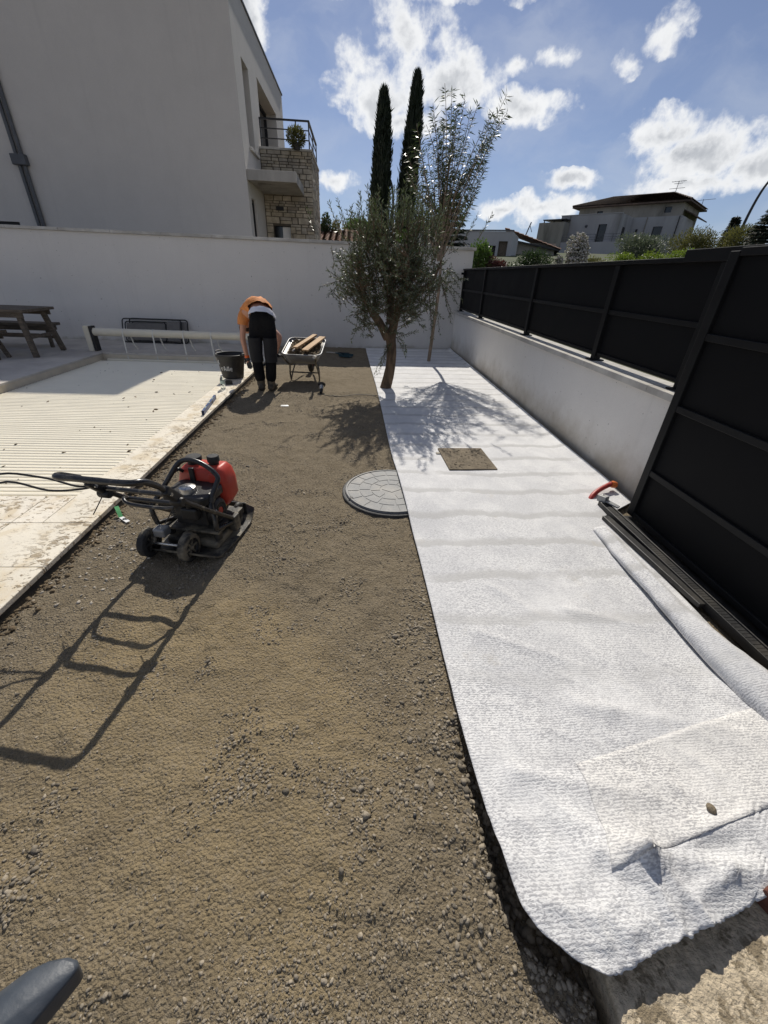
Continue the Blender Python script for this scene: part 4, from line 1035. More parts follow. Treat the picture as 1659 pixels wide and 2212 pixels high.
def knobbly(pts, rad, seg, seed, amp=.12, n=8):
    """trunk with uneven bark"""
    sp = smooth_path(pts, n); kk = np.linspace(0, 1, len(pts)); rr = np.interp(np.linspace(0, 1, len(sp)), kk, rad)
    mb = MB(); mb.tube(sp, list(rr), seg)
    out = []
    for i, v in enumerate(mb.v):
        c = sp[min(i//seg, len(sp)-1)]; q = Vector(v)-c
        k = 1+amp*(float(fbm(np.array([(i % seg)*.9+seed]), np.array([i//seg*.35+seed]), 3, seed)[0])-.5)*2
        out.append(tuple(c+q*k))
    mb.v = out; return mb

def make_olive():
    b = Vector((.44, 6.29, 0))
    root = thing('olive_tree', 'olive tree with thick leaning trunk rising through the fabric edge', 'tree', b)
    knobbly([(-.01, 0, -.04), (0, 0, .05), (.05, .0, .3), (.06, .01, .55), (.03, .01, .80)], [.102, .085, .073, .070, .078], 16, 3, .10).build('trunk', M['bark'], root, smooth=70)
    limbs = [([(.0, .0, .72), (-.13, -.02, .92), (-.27, -.04, 1.10), (-.38, -.05, 1.35), (-.45, -.05, 1.62)], [.068, .056, .046, .032, .014]),
             ([(.05, .01, .74), (.10, .02, 1.0), (.18, .05, 1.30), (.24, .07, 1.62), (.30, .08, 2.0)], [.070, .058, .048, .033, .013]),
             ([(.03, .02, .9), (.02, .08, 1.2), (-.05, .12, 1.55), (-.08, .14, 1.95)], [.06, .05, .034, .014]),
             ([(.14, .03, 1.12), (.34, -.05, 1.28), (.55, -.10, 1.45), (.66, -.1, 1.7)], [.042, .034, .024, .010]),
             ([(-.2, -.03, 1.02), (-.36, .12, 1.2), (-.5, .2, 1.45)], [.04, .028, .012]), ([(.16, .05, 1.2), (.2, -.22, 1.4), (.2, -.38, 1.7)], [.036, .026, .01])]
    for p, r in limbs: knobbly(p, r, 9, 7, .12).build('branch', M['bark'], root, smooth=70)
    nodes = np.array([q for p, r in limbs for q in smooth_path(p, 6)[5:]])
    segs = []; P = []; D = []
    def twig(s, e, sag, nl):
        s, e = np.array(s), np.array(e); k = 5; pts = [s+(e-s)*t+np.array([0, 0, sag*t*t]) for t in np.linspace(0, 1, k)]
        for i in range(k-1): segs.append((pts[i], pts[i+1], .0035*(1-i/k)+.0012, .0035*(1-(i+1)/k)+.001))
        for t in np.linspace(.12, 1, nl):
            i = min(int(t*(k-1)), k-2); q = pts[i]+(pts[i+1]-pts[i])*(t*(k-1)-i); d = pts[i+1]-pts[i]; d = d/np.linalg.norm(d)
            for sgn in (0, 1):
                o = rng.normal(size=3); o -= d*o.dot(d); o /= np.linalg.norm(o)
                P.append(q+rng.normal(0, .004, 3)); D.append(d*.75+o*.7)
    # rounded body of the crown
    c0 = np.array([.05, .0, 1.58])
    clumps = []
    for i in range(64):
        v = rng.normal(size=3); v /= np.linalg.norm(v); clumps.append(c0+v*rng.random()**.38*np.array([.82, .66, .60]))
    for i in range(1050):
        q = clumps[rng.integers(0, len(clumps))]; e = q+rng.normal(0, .125, 3)
        v = unit(e-c0)
        if e[2] < 1.02 and abs(e[0]-.05) < .30: continue
        j = np.argmin(np.linalg.norm(nodes-e, axis=1)+rng.random(len(nodes))*.25)
        dirv = unit((e-nodes[j])*.6+v*.3+np.array([0, 0, .34])+rng.normal(0, .22, 3))
        L = rng.uniform(.14, .34)
        twig(e-dirv*L, e, rng.uniform(-.05, .04), int(L*44))
    # a few carrying branchlets
    for i in range(150):
        v = rng.normal(size=3); v /= np.linalg.norm(v); e = c0+v*rng.random()**.5*np.array([.66, .55, .5])
        j = np.argmin(np.linalg.norm(nodes-e, axis=1)); segs.append((nodes[j], e, .009, .0035))
    # upright shoots above the crown
    for i in range(95):
        x = rng.normal(.12, .38); y = rng.normal(0, .3); z0 = 1.85+rng.random()*.2; L = rng.uniform(.2, .46)*(1-.35*abs(x))
        twig((x, y, z0), (x+rng.normal(0, .05)+x*.1, y+rng.normal(0, .05), z0+L), 0, int(L*52))
    # hanging suckers low on the trunk and right side
    for s, e in (((.62, -.1, 1.35), (.68, -.15, .95)), ((.5, -.1, 1.3), (.60, -.2, .80)), ((.06, -.08, .72), (-.18, -.18, .32)), ((.02, -.1, .7), (-.12, -.2, .42)), ((.1, -.05, .78), (.24, -.15, .6)), ((.72, 0, 1.5), (.95, -.05, 1.25)), ((.7, 0, 1.45), (.86, -.1, 1.0)), ((-.3, 0, 1.1), (-.42, -.08, .78)), ((.75, 0, 1.6), (1.0, -.05, 1.5)), ((-.6, 0, 1.45), (-.86, -.05, 1.36)), ((.02, -.1, .8), (.16, -.2, .86)), ((-.03, -.1, .8), (-.08, -.22, .95))):
        for k in range(2):
            ee = np.array(e)+rng.normal(0, .04, 3); twig(np.array(s)+rng.normal(0, .02, 3), ee, -.05, 16)
    tubes_np('twigs', segs, M['bark'], root)['kind'] = 'stuff'
    P = np.array(P); n = len(P)
    leaves('crown', P, np.array(D), rng.uniform(.034, .064, n), rng.uniform(.009, .015, n), M['olive'], root)
make_olive()

def make_tall():
    b = Vector((1.45, 8.58, 0))
    root = thing('slender_tree', 'tall thin stemmed tree with long lance leaves behind the olive', 'tree', b)
    knobbly([(0, 0, -.03), (.035, 0, .6), (.07, 0, 1.2), (.065, 0, 1.8), (.03, 0, 2.35)], [.036, .031, .028, .025, .022], 10, 5, .08).build('trunk', M['stick'], root, smooth=70)
    segs = []; P = []; D = []
    ends = [(.80, 3.94), (.74, 3.62), (.62, 3.45), (.42, 3.92), (.30, 3.72), (.1, 3.86), (-.05, 3.93), (-.22, 3.9), (-.32, 3.78), (-.12, 3.6), (-.42, 3.5), (-.58, 3.32), (-.70, 3.2), (.72, 3.2), (.62, 3.05), (.48, 2.75), (.36, 2.5), (.3, 2.25), (.2, 2.3), (-.62, 2.78), (-.45, 2.9), (-.3, 3.1), (0, 3.3), (.25, 3.2), (.15, 2.9), (-.2, 2.6), (.5, 3.35), (-.1, 3.0), (-.75, 2.6), (-.55, 2.5), (.1, 3.5), (.34, 3.4), (.2, 3.95), (-.35, 3.3), (-.66, 3.0), (-.5, 3.15), (.86, 3.75), (.72, 3.4), (.55, 3.6), (-.45, 2.7), (-.25, 2.85), (.4, 3.0), (.62, 2.85), (-.15, 3.4), (.0, 3.65), (-.6, 3.45), (-.3, 3.6), (.3, 2.7)]
    for (ex, ez) in ends+[(x*.8+rng.normal(0, .06), z-.18) for x, z in ends[::2]]:
        e = np.array([ex, rng.normal(0, .28), ez]); s = np.array([.03+ex*.05, 0, min(2.35, 1.75+rng.random()*.6)])
        k = 9; mid = np.array([ex*.5+rng.normal(0, .10), e[1]*.6+rng.normal(0, .1), (s[2]+ez)/2+rng.normal(0, .10)])
        pts = [(1-t)**2*s+2*t*(1-t)*mid+t*t*e for t in np.linspace(0, 1, k)]
        for i in range(k-1): segs.append((pts[i], pts[i+1], .009*(1-i/k)+.002, .009*(1-(i+1)/k)+.002))
        L = np.linalg.norm(e-s)
        nl = int(L*.78*56)
        for t in .34+.66*np.sort(rng.random(nl))**.75:
            i = min(int(t*(k-1)), k-2); q = pts[i]+(pts[i+1]-pts[i])*(t*(k-1)-i); d = unit(pts[i+1]-pts[i])
            o = rng.normal(size=3); o -= d*o.dot(d); o /= np.linalg.norm(o)
            P.append(q); D.append(d*rng.uniform(.15, .8)+o*.95+np.array([0, 0, -.22]))
    tubes_np('branches', segs, M['stick'], root, 5)['kind'] = 'stuff'
    P = np.array(P); n = len(P)
    leaves('crown', P, np.array(D), rng.uniform(.07, .14, n), rng.uniform(.011, .018, n), M['tall'], root, .08)
make_tall()

def make_cypress(x, y, zb, zt, rad, lean, label, seed):
    root = thing('cypress_tree', label, 'tree', (x, y, zb), group='pair of columnar cypresses behind the wall')
    H = zt-zb; r = np.random.default_rng(seed); n = 17000
    t = r.random(n)**.9; a = r.random(n)*6.283
    prof = lambda q: np.interp(q, [0, .08, .3, .6, .8, .92, .98, 1.0], [.55, .85, 1, .96, .80, .55, .26, .04])
    bul = 1+.16*np.sin(a*3+t*9)+.12*(fbm(a*2.5, t*26, 3, seed)-.5)*2
    rr = prof(t)*rad*bul*(.70+.34*r.random(n)+.22*(r.random(n) > .93))
    P = np.stack([rr*np.cos(a)+lean*t*H, rr*np.sin(a), t*H-.1], -1)
    D = np.stack([np.cos(a)*.24, np.sin(a)*.24, np.full(n, 1.0)], -1)+r.normal(0, .17, (n, 3))
    leaves('crown', P, D, r.uniform(.14, .40, n), r.uniform(.035, .075, n), M['cyp'], root, .05)
    # inner wood and dead foliage that closes the column
    mb = MB(); q = np.linspace(0.02, .97, 24); mb.tube([(lean*H*v, 0, v*H) for v in q], [max(.01, float(prof(v))*rad*.66) for v in q], 12)
    mb.build('inner_growth', M['cyp'], root, smooth=60)
    MB().tube([(0, 0, -.3), (lean*H*.3, 0, H*.3)], [.14, .1], 8).build('trunk', M['bark'], root)
make_cypress(1.12, 26, -.42, 8.92, .43, .007, 'broad columnar cypress with blunt top nearest the stone balcony', 3)
make_cypress(2.30, 26, -.42, 9.55, .40, .042, 'narrow columnar cypress leaning to a thin tip beside the slender tree', 5)

def bush(name, label, cat, c, rad, n, lsize, material, seed, base=None, up=.3, flowers=None, lumps=7, core=True, wid=.45, group=None):
    r = np.random.default_rng(seed); cx, cy, cz = c; zb = hill_z(cx, cy) if base is None else base
    root = thing(name, label, cat, (cx, cy, zb), group=group)
    cen = []; rr = []
    for i in range(lumps):
        v = r.normal(size=3); v /= np.linalg.norm(v); k = r.random()**.5*.62
        cen.append(v*k*np.array(rad)); rr.append(r.uniform(.42, .68))
    cen = np.array(cen+[np.zeros(3)]); rr = np.array(rr+[.72])
    j = r.integers(0, len(cen), n); v = r.normal(size=(n, 3)); v /= np.linalg.norm(v, axis=1, keepdims=True)
    rho = .55+.5*r.random(n)
    P = cen[j]+v*rr[j][:, None]*rho[:, None]*np.array(rad)
    P[:, 2] += cz-zb
    k = P[:, 2] > 0; P, v = P[k], v[k]; n = len(P)
    D = v*.8+r.normal(0, .5, (n, 3))+np.array([0, 0, up])
    L = r.uniform(.7, 1.3, n)*lsize
    leaves('foliage', P, D, L, L*wid, material, root, .1)
    if flowers:
        f = r.random(n) < flowers[1]
        P2 = P[f]+v[f]*lsize*.5; n2 = len(P2)
        V = (IV[None]*r.uniform(.6, 1.1, (n2, 1, 1))*flowers[2]+P2[:, None, :]).reshape(-1, 3)
        fast('blossom', V, (IF[None]+12*np.arange(n2)[:, None, None]).reshape(-1, 3), flowers[0], root)['kind'] = 'stuff'
    segs = []
    for i in range(9):
        e = cen[i % len(cen)]+np.array([0, 0, cz-zb]); segs.append((np.array([r.normal(0, .05), r.normal(0, .05), -.1]), e, .03*max(rad), .012*max(rad)))
    tubes_np('stems', segs, M['bark'], root)
    return root
# over the back wall
bush('dark_tree', 'dark leafy shrub with pale tips against the stone balcony tower', 'tree', (-1.42, 21, 2.9), (.36, .5, .95), 2600, .10, M['dgreen'], 21, -.42, flowers=(M['blossom'], .03, .035))
bush('flowering_shrub', 'loose pinkish flowering shrub between dark shrub and round tree', 'shrub', (-.98, 21.4, 2.95), (.36, .4, .7), 1300, .085, M['bram'], 22, -.42, flowers=(M['blossom'], .10, .03))
bush('round_tree', 'round bright green tree behind the tiled outbuilding', 'tree', (.02, 24.5, 3.35), (.72, .7, .78), 4200, .12, M['green'], 23, -.42)
bush('small_tree', 'small green tree hidden behind the olive crown', 'tree', (1.9, 20, 2.6), (.6, .6, .6), 1800, .12, M['green'], 24, -.42)
def make_conifer(x, y, zb, zt, rad, label, seed, tiers=15, name='conifer', n_per=34):
    root = thing(name, label, 'tree', (x, y, zb)); r = np.random.default_rng(seed); H = zt-zb
    MB().tube([(0, 0, -.2), (0, 0, H*.98)], [.09, .015], 8).build('trunk', M['bark'], root)
    segs = []; P = []; D = []
    for k in range(tiers):
        t = .12+.86*k/tiers; z = t*H; R = rad*(1-t)**.75+.05
        for q in range(18):
            a = r.random()*6.283; d = np.array([math.cos(a), math.sin(a), -.08]); e = np.array([0, 0, z])+d*R*r.uniform(.75, 1.1)
            e[2] += .12*R; s = np.array([0, 0, z]); segs.append((s, e, .014, .004))
            for u in np.linspace(.15, 1, n_per):
                P.append(s+(e-s)*u+r.normal(0, .02, 3)); side = np.cross(d, [0, 0, 1])*(1 if r.random() < .5 else -1)
                D.append(d*.7+side*.7+np.array([0, 0, -.25]))
    tubes_np('branches', segs, M['bark'], root)['kind'] = 'stuff'
    P = np.array(P); n = len(P)
    leaves('crown', P, np.array(D), r.uniform(.08, .17, n), r.uniform(.02, .04, n), M['con'], root, .05)
make_conifer(2.62, 14.2, -.42, 3.75, 1.25, 'dark spreading conifer rising behind the white wall corner', 41, 22)
make_conifer(18.7, 23.5, 2.2, 4.75, .55, 'small pointed dark conifer beside the curved street lamp', 42, 22)
make_conifer(14.75, 16.8, 1.4, 4.25, 1.15, 'broad dark conifer above the step in the black fence', 43, 22)
# shrubs above the fence
bush('green_shrub', 'bright green leafy shrub at the end of the white wall', 'shrub', (3.58, 13.5, 2.02), (.40, .4, .52), 2600, .075, M['green'], 31)
bush('red_shrub', 'dark red leaved shrub beside the bright green one', 'shrub', (3.92, 13.3, 1.80), (.32, .3, .27), 1500, .06, M['redl'], 32)
bush('round_shrub', 'dense rounded dark green shrub below the concrete annex', 'shrub', (5.62, 15.0, 1.98), (.80, .6, .55), 5200, .06, M['dgreen'], 33, lumps=10)
bush('white_shrub', 'shrub smothered in white blossom in front of the old house', 'shrub', (7.62, 16.25, 2.30), (.44, .4, .68), 2600, .06, M['grey'], 34, flowers=(M['blossom'], .42, .042))
bush('low_white_shrub', 'small pale flowering plant at the foot of the blossom shrub', 'shrub', (6.85, 15.9, 2.15), (.22, .2, .2), 500, .05, M['grey'], 38, flowers=(M['blossom'], .3, .03))
bush('grey_shrub', 'silvery grey green shrub mass right of the balcony railing', 'shrub', (12.6, 20.6, 2.85), (1.45, .9, .80), 9000, .10, M['grey'], 35, lumps=11, wid=.25)
for i, (x, y, z) in enumerate([(9.95, 17.4, 2.28), (10.75, 16.9, 2.33), (11.5, 16.4, 2.40)]):
    bush('lime_hedge', ('yellow green hedge plant next to the low olive green shrub', 'yellow green hedge plant between two others above the fence', 'yellow green hedge plant ending at the step in the fence')[i], 'hedge', (x, y, z), (.58, .4, .30), 2600, .055, M['hedge'], 60+i, lumps=8, group='lime hedge plants above the fence')
bush('bramble', 'tangled olive and rust coloured bramble below the curved lamp', 'shrub', (14.2, 19.5, 3.05), (1.25, .8, .80), 7500, .085, M['bram'], 36, lumps=11, up=.6, wid=.35)
bush('autumn_bramble', 'yellowish bramble thicket beside the broad dark conifer', 'shrub', (15.4, 18.6, 3.15), (1.15, .8, .85), 7500, .085, M['bram'], 37, lumps=10, up=.6, wid=.35)
bush('garden_shrub', 'mid green shrub between the dark rounded shrub and the green one', 'shrub', (4.6, 14.3, 1.75), (.45, .4, .38), 2200, .07, M['dgreen'], 71)
bush('slope_shrub', 'low olive green shrub below the terrace of the old house', 'shrub', (8.75, 16.9, 2.05), (.55, .5, .36), 2400, .07, M['bram'], 72)
# potted plant on the balcony
pp = thing('potted_plant', 'leafy plant with reddish tips in a pot on the stone balcony', 'plant', (-1.86, 16.19, 4.713))
r = np.random.default_rng(4); n = 1500
v = r.normal(size=(n, 3)); v /= np.linalg.norm(v, axis=1, keepdims=True)
leaves('foliage', v*(r.random((n, 1))**.4)*np.array([.27, .22, .25])+np.array([0, 0, .24]), v+r.normal(0, .4, (n, 3))+np.array([0, 0, .5]), r.uniform(.06, .11, n), r.uniform(.018, .03, n), M['bram'], pp)
MB().lathe([(0, -.04), (.10, -.04), (.13, .12), (.11, .12), (.0, .10)], seg=16).build('pot', M['dframe'], pp, smooth=40)

# ================================================================== OBJECTS
# ---------------------------------------------------------------- cover roller
ro = thing('cover_roller', 'cream pool cover roller tube on a post with hanging white straps', 'pool roller', (-5.2, 8.80, 0))
def roller_post(x):
    MB().bb(x-.07, x+.025, -.09, .09, 0, .455).build('post', M['rollcream'], ro, bevel=.006)
    MB().bb(x+.026, x+.075, -.075, .075, 0, .45).build('inner_plate', M['plastic'], ro, bevel=.004)
    MB().bb(x-.074, x-.0702, -.012, .012, 0.01, .44).build('groove', M['plastic'], ro)
roller_post(0.02); 
MB().bb(3.33, 3.40, -.09, .09, 0, .455).build('post', M['rollcream'], ro, bevel=.006)
MB().tube([(.096, 0, .345), (3.329, 0, .345)], .072, 24).build('roller_tube', M['rollcream'], ro, smooth=50)
for x in (.66, 1.22, 1.79, 2.32):
    MB().lathe([(.0735, -.014), (.076, -.012), (.076, .012), (.0735, .014)], (x, 0, .345), 'X', 24).build('strap_ring', M['strap'], ro, smooth=50)
    pts = smooth_path([(x, -.078, .36), (x+.01, -.11, .22), (x+.03, -.16, .05), (x+.045, -.19, -.112)], 6)
    s = MB()
    for a, b in zip(pts[:-1], pts[1:]): s.beam(a, b, .026, .004, (0, 1, .4))
    s.build('strap', M['strap'], ro)
    pts = smooth_path([(x+.05, .074, .33), (x+.07, .078, .22), (x+.09, .085, .12), (x+.13, .10, .03)], 5); s = MB()
    for a, b in zip(pts[:-1], pts[1:]): s.beam(a, b, .026, .004, (0, 1, .2))
    s.build('strap_tail', M['strap'], ro)
# cover end profile at the back of the pool
MB().bb(-1.35, 1.35, 5.815, 5.862, -.01, .03).build('end_profile', M['slat'], cover, bevel=.006)

# ---------------------------------------------------------------- folded sun loungers leaning on the wall
def folded_lounger(x0, x1, y, tilt, label):
    o = thing('folded_lounger', label, 'lounger', ((x0+x1)/2, y, .0), group='folded loungers leaning on the white wall')
    w = (x1-x0)/2; h = .50
    rot = Matrix.Rotation(-tilt, 4, 'X')
    def frame(a, b, c, d, off, r=.013):
        k = .06; pts = []
        for cx, cz, a0 in ((b-k, d-k, 0), (a+k, d-k, 90), (a+k, c+k, 180), (b-k, c+k, 270)):
            for q in range(5): t = R_(a0+q*22.5); pts.append(rot @ Vector((cx+k*math.cos(t), off, cz+k*math.sin(t))))
        return MB().tube(pts, r, 8, closed=True)
    frame(-w, w, .013, h, 0).build('outer_frame', M['plastic'], o, smooth=60)
    frame(-w+.04, w*.45, .04, h-.05, .035, .011).build('inner_frame', M['plastic'], o, smooth=60)
    mb = MB().bb(-w+.07, w*.42, .032, .038, .07, h-.08); mb.v = [tuple(rot @ Vector(v)) for v in mb.v]; mb.build('sling', M['sling'], o)
    mb = MB().bb(w*.5, w-.03, -.006, .012, .05, h-.04); mb.v = [tuple(rot @ Vector(v)) for v in mb.v]; mb.build('pillow_sling', M['sling'], o, bevel=.004)
folded_lounger(-5.18, -3.92, 9.92, R_(20), 'folded black lounger leaning on the other one, facing the pool roller')
folded_lounger(-5.05, -3.80, 9.97, R_(20), 'folded black lounger squeezed between its twin and the white wall')

# ---------------------------------------------------------------- garden table and benches
def trestle(name, label, cat, loc, length, width, top, splay, thick, rz, planks, stretch=True):
    o = thing(name, label, cat, loc, rz)
    pw = width/planks
    for i in range(planks):
        y0 = -width/2+i*pw
        MB().bb(-length/2, length/2, y0+.003, y0+pw-.003, top-thick, top).build('plank', M['wood'], o, bevel=.004)
    MB().bb(-length/2+.06, length/2-.06, -width/2+.05, -width/2+.085, top-thick-.085, top-thick-.001).bb(-length/2+.06, length/2-.06, width/2-.085, width/2-.05, top-thick-.085, top-thick-.001).build('apron', M['wood'], o, bevel=.003)
    lt_ = .075 if width > .5 else .055
    for sx in (-1, 1):
        for sy in (-1, 1):
            MB().beam((sx*(length/2-.16), sy*(width/2-.12), top-thick-.003), (sx*(length/2-.16+splay), sy*(width/2-.03), 0.0), lt_, lt_, (1, 0, 0)).build('leg', M['wood'], o, bevel=.004)
        if stretch: MB().beam((sx*(length/2-.13+splay*.4), -width/2+.10, top*.42), (sx*(length/2-.13+splay*.4), width/2-.10, top*.42), .035, .05).build('stretcher', M['wood'], o)
    MB().beam((-length/2+.15, 0, top*.42), (length/2-.15, 0, top*.42), .035, .045).build('long_stretcher', M['wood'], o)
trestle('garden_table', 'weathered dark wooden garden table on the shaded terrace', 'table', (-6.70, 8.32, 0), 2.05, .86, .765, .10, .045, 0.02, 6)
trestle('garden_bench', 'dark wooden bench between the garden table and the wall', 'bench', (-6.98, 9.12, 0), 1.95, .32, .44, .05, .05, 0.02, 3)
trestle('garden_bench', 'dark wooden bench on the pool side of the garden table', 'bench', (-7.0, 7.72, 0), 1.95, .32, .45, .05, .05, 0.02, 3)

# ---------------------------------------------------------------- worker
def skin_mesh(name, verts, edges, radii, material, parent, root=0, sub=2):
    me = bpy.data.meshes.new(name); me.from_pydata(verts, edges, []); me.materials.append(material)
    o = put(name, me, parent)
    o.modifiers.new('skin', 'SKIN').use_smooth_shade = True
    sv = me.skin_vertices[0].data
    for i, r in enumerate(radii):
        sv[i].radius = (r, r) if not hasattr(r, '__len__') else r
        sv[i].use_root = i == root; sv[i].use_loose = False
    s = o.modifiers.new('sub', 'SUBSURF'); s.levels = sub; s.render_levels = sub
    return o
def chain(v, e, r, pts, rads, start=None):
    prev = start
    for p, q in zip(pts, rads):
        v.append(p); r.append(q); i = len(v)-1
        if prev is not None: e.append((prev, i))
        prev = i
    return prev
def make_worker():
    B = Vector((-1.30, 6.0, 0))
    root = thing('person', 'worker in orange shirt and dark trousers bending down beside the wheelbarrow', 'person', B)
    # coordinates relative to the feet; y runs away from the pool side towards the wall
    v, e, r = [], [], []
    pel = chain(v, e, r, [(.02, .05, .90)], [(.155, .13)])
    spine = [(0, .13, 1.02), (-.05, .24, 1.065), (-.13, .36, 1.03), (-.21, .46, .97)]
    last = chain(v, e, r, spine, [(.140, .098), (.115, .08), (.11, .08), (.10, .07)], pel); chest = last
    hd = chain(v, e, r, [(-.28, .53, .90), (-.32, .57, .83), (-.34, .60, .755), (-.345, .62, .68)], [.062, .075, .098, .07], chest)
    # legs
    for s, hip, knee, ank, toe in ((-1, (-.085, .05, .80), (-.10, -.01, .48), (-.075, 0, .10), (-.105, .16, .045)), (1, (.105, .05, .80), (.10, 0, .49), (.06, .02, .10), (.07, .19, .045))):
        chain(v, e, r, [hip, ((hip[0]+knee[0])/2, .03, .64), knee, ((knee[0]+ank[0])/2, -.015, .30), ank, toe], [.088, .075, .058, .052, .04, .036], pel)
    # left arm hanging to the ground, right arm reaching under
    def arm(sh, el, wr, rad):
        a = chain(v, e, r, [sh, tuple((Vector(sh)+Vector(el))/2), el, tuple((Vector(el)+Vector(wr))/2), wr], [.062, .046, .041, .037, .027], chest)
        return a
    wl = arm((-.315, .41, .93), (-.350, .35, .64), (-.315, .33, .385), 0)
    wr_ = arm((-.12, .56, .90), (.17, .43, .67), (.09, .42, .44), 0)
    def hand(w, base, d, side, out):
        d = Vector(d).normalized(); side = Vector(side).normalized(); b = Vector(base)
        palm = b+d*.055
        chain(v, e, r, [tuple(b+d*.03), tuple(palm)], [(.030, .020), (.036, .020)], w); pi = len(v)-1
        for k, (off, L) in enumerate(((-.030, .062), (-.010, .074), (.011, .070), (.030, .054))):
            s0 = palm+side*off+d*.03; bend = out*.012
            chain(v, e, r, [tuple(s0), tuple(s0+d*L*.5+bend*.5), tuple(s0+d*L+bend*1.6)], [.0095, .0088, .0075], pi)
        t0 = b+d*.03-side*.034
        chain(v, e, r, [tuple(t0), tuple(t0-side*.018+d*.025+out*.004), tuple(t0-side*.02+d*.052+out*.012)], [.011, .0098, .008], pi-1)
    hand(wl, (-.315, .33, .385), (.20, -.02, -1), (1, -.4, .1), Vector((.2, -1, 0)))
    hand(wr_, (.10, .42, .44), (-.35, .1, -1), (.5, 1, .1), Vector((.5, -.6, 0)))
    body = skin_mesh('body', v, e, r, M['skin'], root, 0, 2)
    # hair cap
    MB().lathe([(0, .112), (.05, .105), (.088, .07), (.104, .02), (.100, -.03)], (-.343, .612, .745), 'Z', 18).build('hair', M['hair'], root, smooth=60).rotation_euler = (0, 0, 0)
    # trousers: seat and two loose legs
    def loft(rings, seg=20):
        """rings: (centre, rx, ry, tilt about x)"""
        mb = MB(); vs = []
        for i, (c, rx, ry, tl) in enumerate(rings):
            for k in range(seg):
                a = 2*math.pi*k/seg; q = Vector((rx*math.cos(a), ry*math.sin(a), 0)); q = Matrix.Rotation(tl, 3, 'X') @ q
                wob = 1+.035*math.sin(k*2.3+i*1.7)+.02*math.sin(k*5.1+i*3.1)
                vs.append(Vector(c)+q*wob)
        fs = [(i*seg+k, i*seg+(k+1) % seg, (i+1)*seg+(k+1) % seg, (i+1)*seg+k) for i in range(len(rings)-1) for k in range(seg)]
        return mb.add(vs, fs)
    def tro(v2):
        v3, e3, r3 = [], [], []
        p = chain(v3, e3, r3, [(.015, .055, .88)], [(.178, .155)])
        chain(v3, e3, r3, [(.01, .095, .97), (.006, .13, 1.02)], [(.170, .126), (.156, .110)], p)
        for hip, kn, an in (((-.093, .045, .74), (-.100, -.012, .48), (-.078, -.005, .12)), ((.108, .045, .74), (.100, -.006, .49), (.062, .012, .12))):
            m = (hip[0]*.5+kn[0]*.5, .02, .61); m2 = ((kn[0]+an[0])/2, -.012, .29)
            chain(v3, e3, r3, [hip, m, kn, m2, an], [(.096, .10), (.088, .09), (.078, .082), (.076, .08), (.073, .078)], p)
        return v3, e3, r3
    skin_mesh('trousers', *tro(0), M['navy'], root, 0, 2)
    # lower thighs read greyer: knee panels
    for sx, x in ((-1, -.098), (1, .104)):
        loft([((x, .012, .715), .094, .102, .05), ((x, .0, .62), .094, .097, .05), ((x-.002*sx, -.010, .50), .086, .089, 0), ((x-.006*sx, -.014, .40), .083, .086, 0)], 18).build('knee_panel', M['grey2'], root, smooth=70)
    # bare back gap, white waistband and shirt
    loft([((.012, .085, .935), .178, .150, -.70), ((.010, .105, .965), .177, .146, -.78), ((.008, .122, .990), .170, .136, -.85)], 24).build('waistband', M['under'], root, smooth=70)
    sh = loft([((-.015, .160, 1.045), .160, .116, -1.0), ((-.035, .21, 1.070), .166, .122, -1.15), ((-.07, .275, 1.072), .168, .124, -1.35), ((-.13, .36, 1.040), .170, .126, -1.6), ((-.19, .43, .995), .166, .122, -1.85), ((-.24, .49, .945), .14, .105, -2.1), ((-.28, .525, .905), .08, .07, -2.15)], 26)
    sh.v = [(x-.10*max(0, y-.24)*0, y, z+.006*math.sin(x*47+y*31)) for x, y, z in sh.v]
    sh.build('shirt', M['orange'], root, smooth=75)
    for pts_, rd in (([(-.25, .43, .985), (-.300, .42, .945), (-.325, .40, .885), (-.335, .385, .815)], [.070, .078, .074, .068]), ([(-.15, .53, .95), (-.10, .55, .915), (-.04, .53, .865), (.0, .51, .82)], [.066, .072, .070, .066])):
        MB().tube(smooth_path(pts_, 3), [float(v) for v in np.interp(np.linspace(0, 1, 10), np.linspace(0, 1, 4), rd)], 16, caps=False).build('sleeve', M['orange'], root, smooth=75)
    # gloves, wristband, boots
    for nm, c, d, rad, m in (('wristband', (-.315, .33, .40), (.15, 0, -1), .034, M['band']), ('glove_cuff', (-.308, .33, .365), (.15, 0, -1), .036, M['glove']), ('glove_cuff', (.096, .425, .425), (-.2, 0, -1), .036, M['glove'])):
        d = Vector(d).normalized(); MB().tube([Vector(c)-d*.018, Vector(c)+d*.022], [rad, rad*.96], 14, caps=False).build(nm, m, root, smooth=60).modifiers.new('t', 'SOLIDIFY').thickness = .003
    v5, e5, r5 = [], [], []
    b = Vector((-.315, .33, .385)); d = Vector((.20, -.02, -1)).normalized(); side = Vector((1, -.4, .1)).normalized(); out = Vector((.2, -1, 0)); palm = b+d*.055
    chain(v5, e5, r5, [tuple(b+d*.02), tuple(palm)], [(.036, .025), (.041, .024)])
    for off, L in ((-.032, .066), (-.010, .078), (.012, .074), (.033, .058)):
        s0 = palm+side*off+d*.03; chain(v5, e5, r5, [tuple(s0), tuple(s0+d*L*.5+out*.006), tuple(s0+d*L+out*.02)], [.0125, .0118, .0105], 1)
    t0 = b+d*.03-side*.036; chain(v5, e5, r5, [tuple(t0), tuple(t0-side*.022+d*.03+out*.006), tuple(t0-side*.026+d*.062+out*.016)], [.0135, .0125, .011], 0)
    skin_mesh('glove', v5, e5, r5, M['glove'], root, 0, 2)
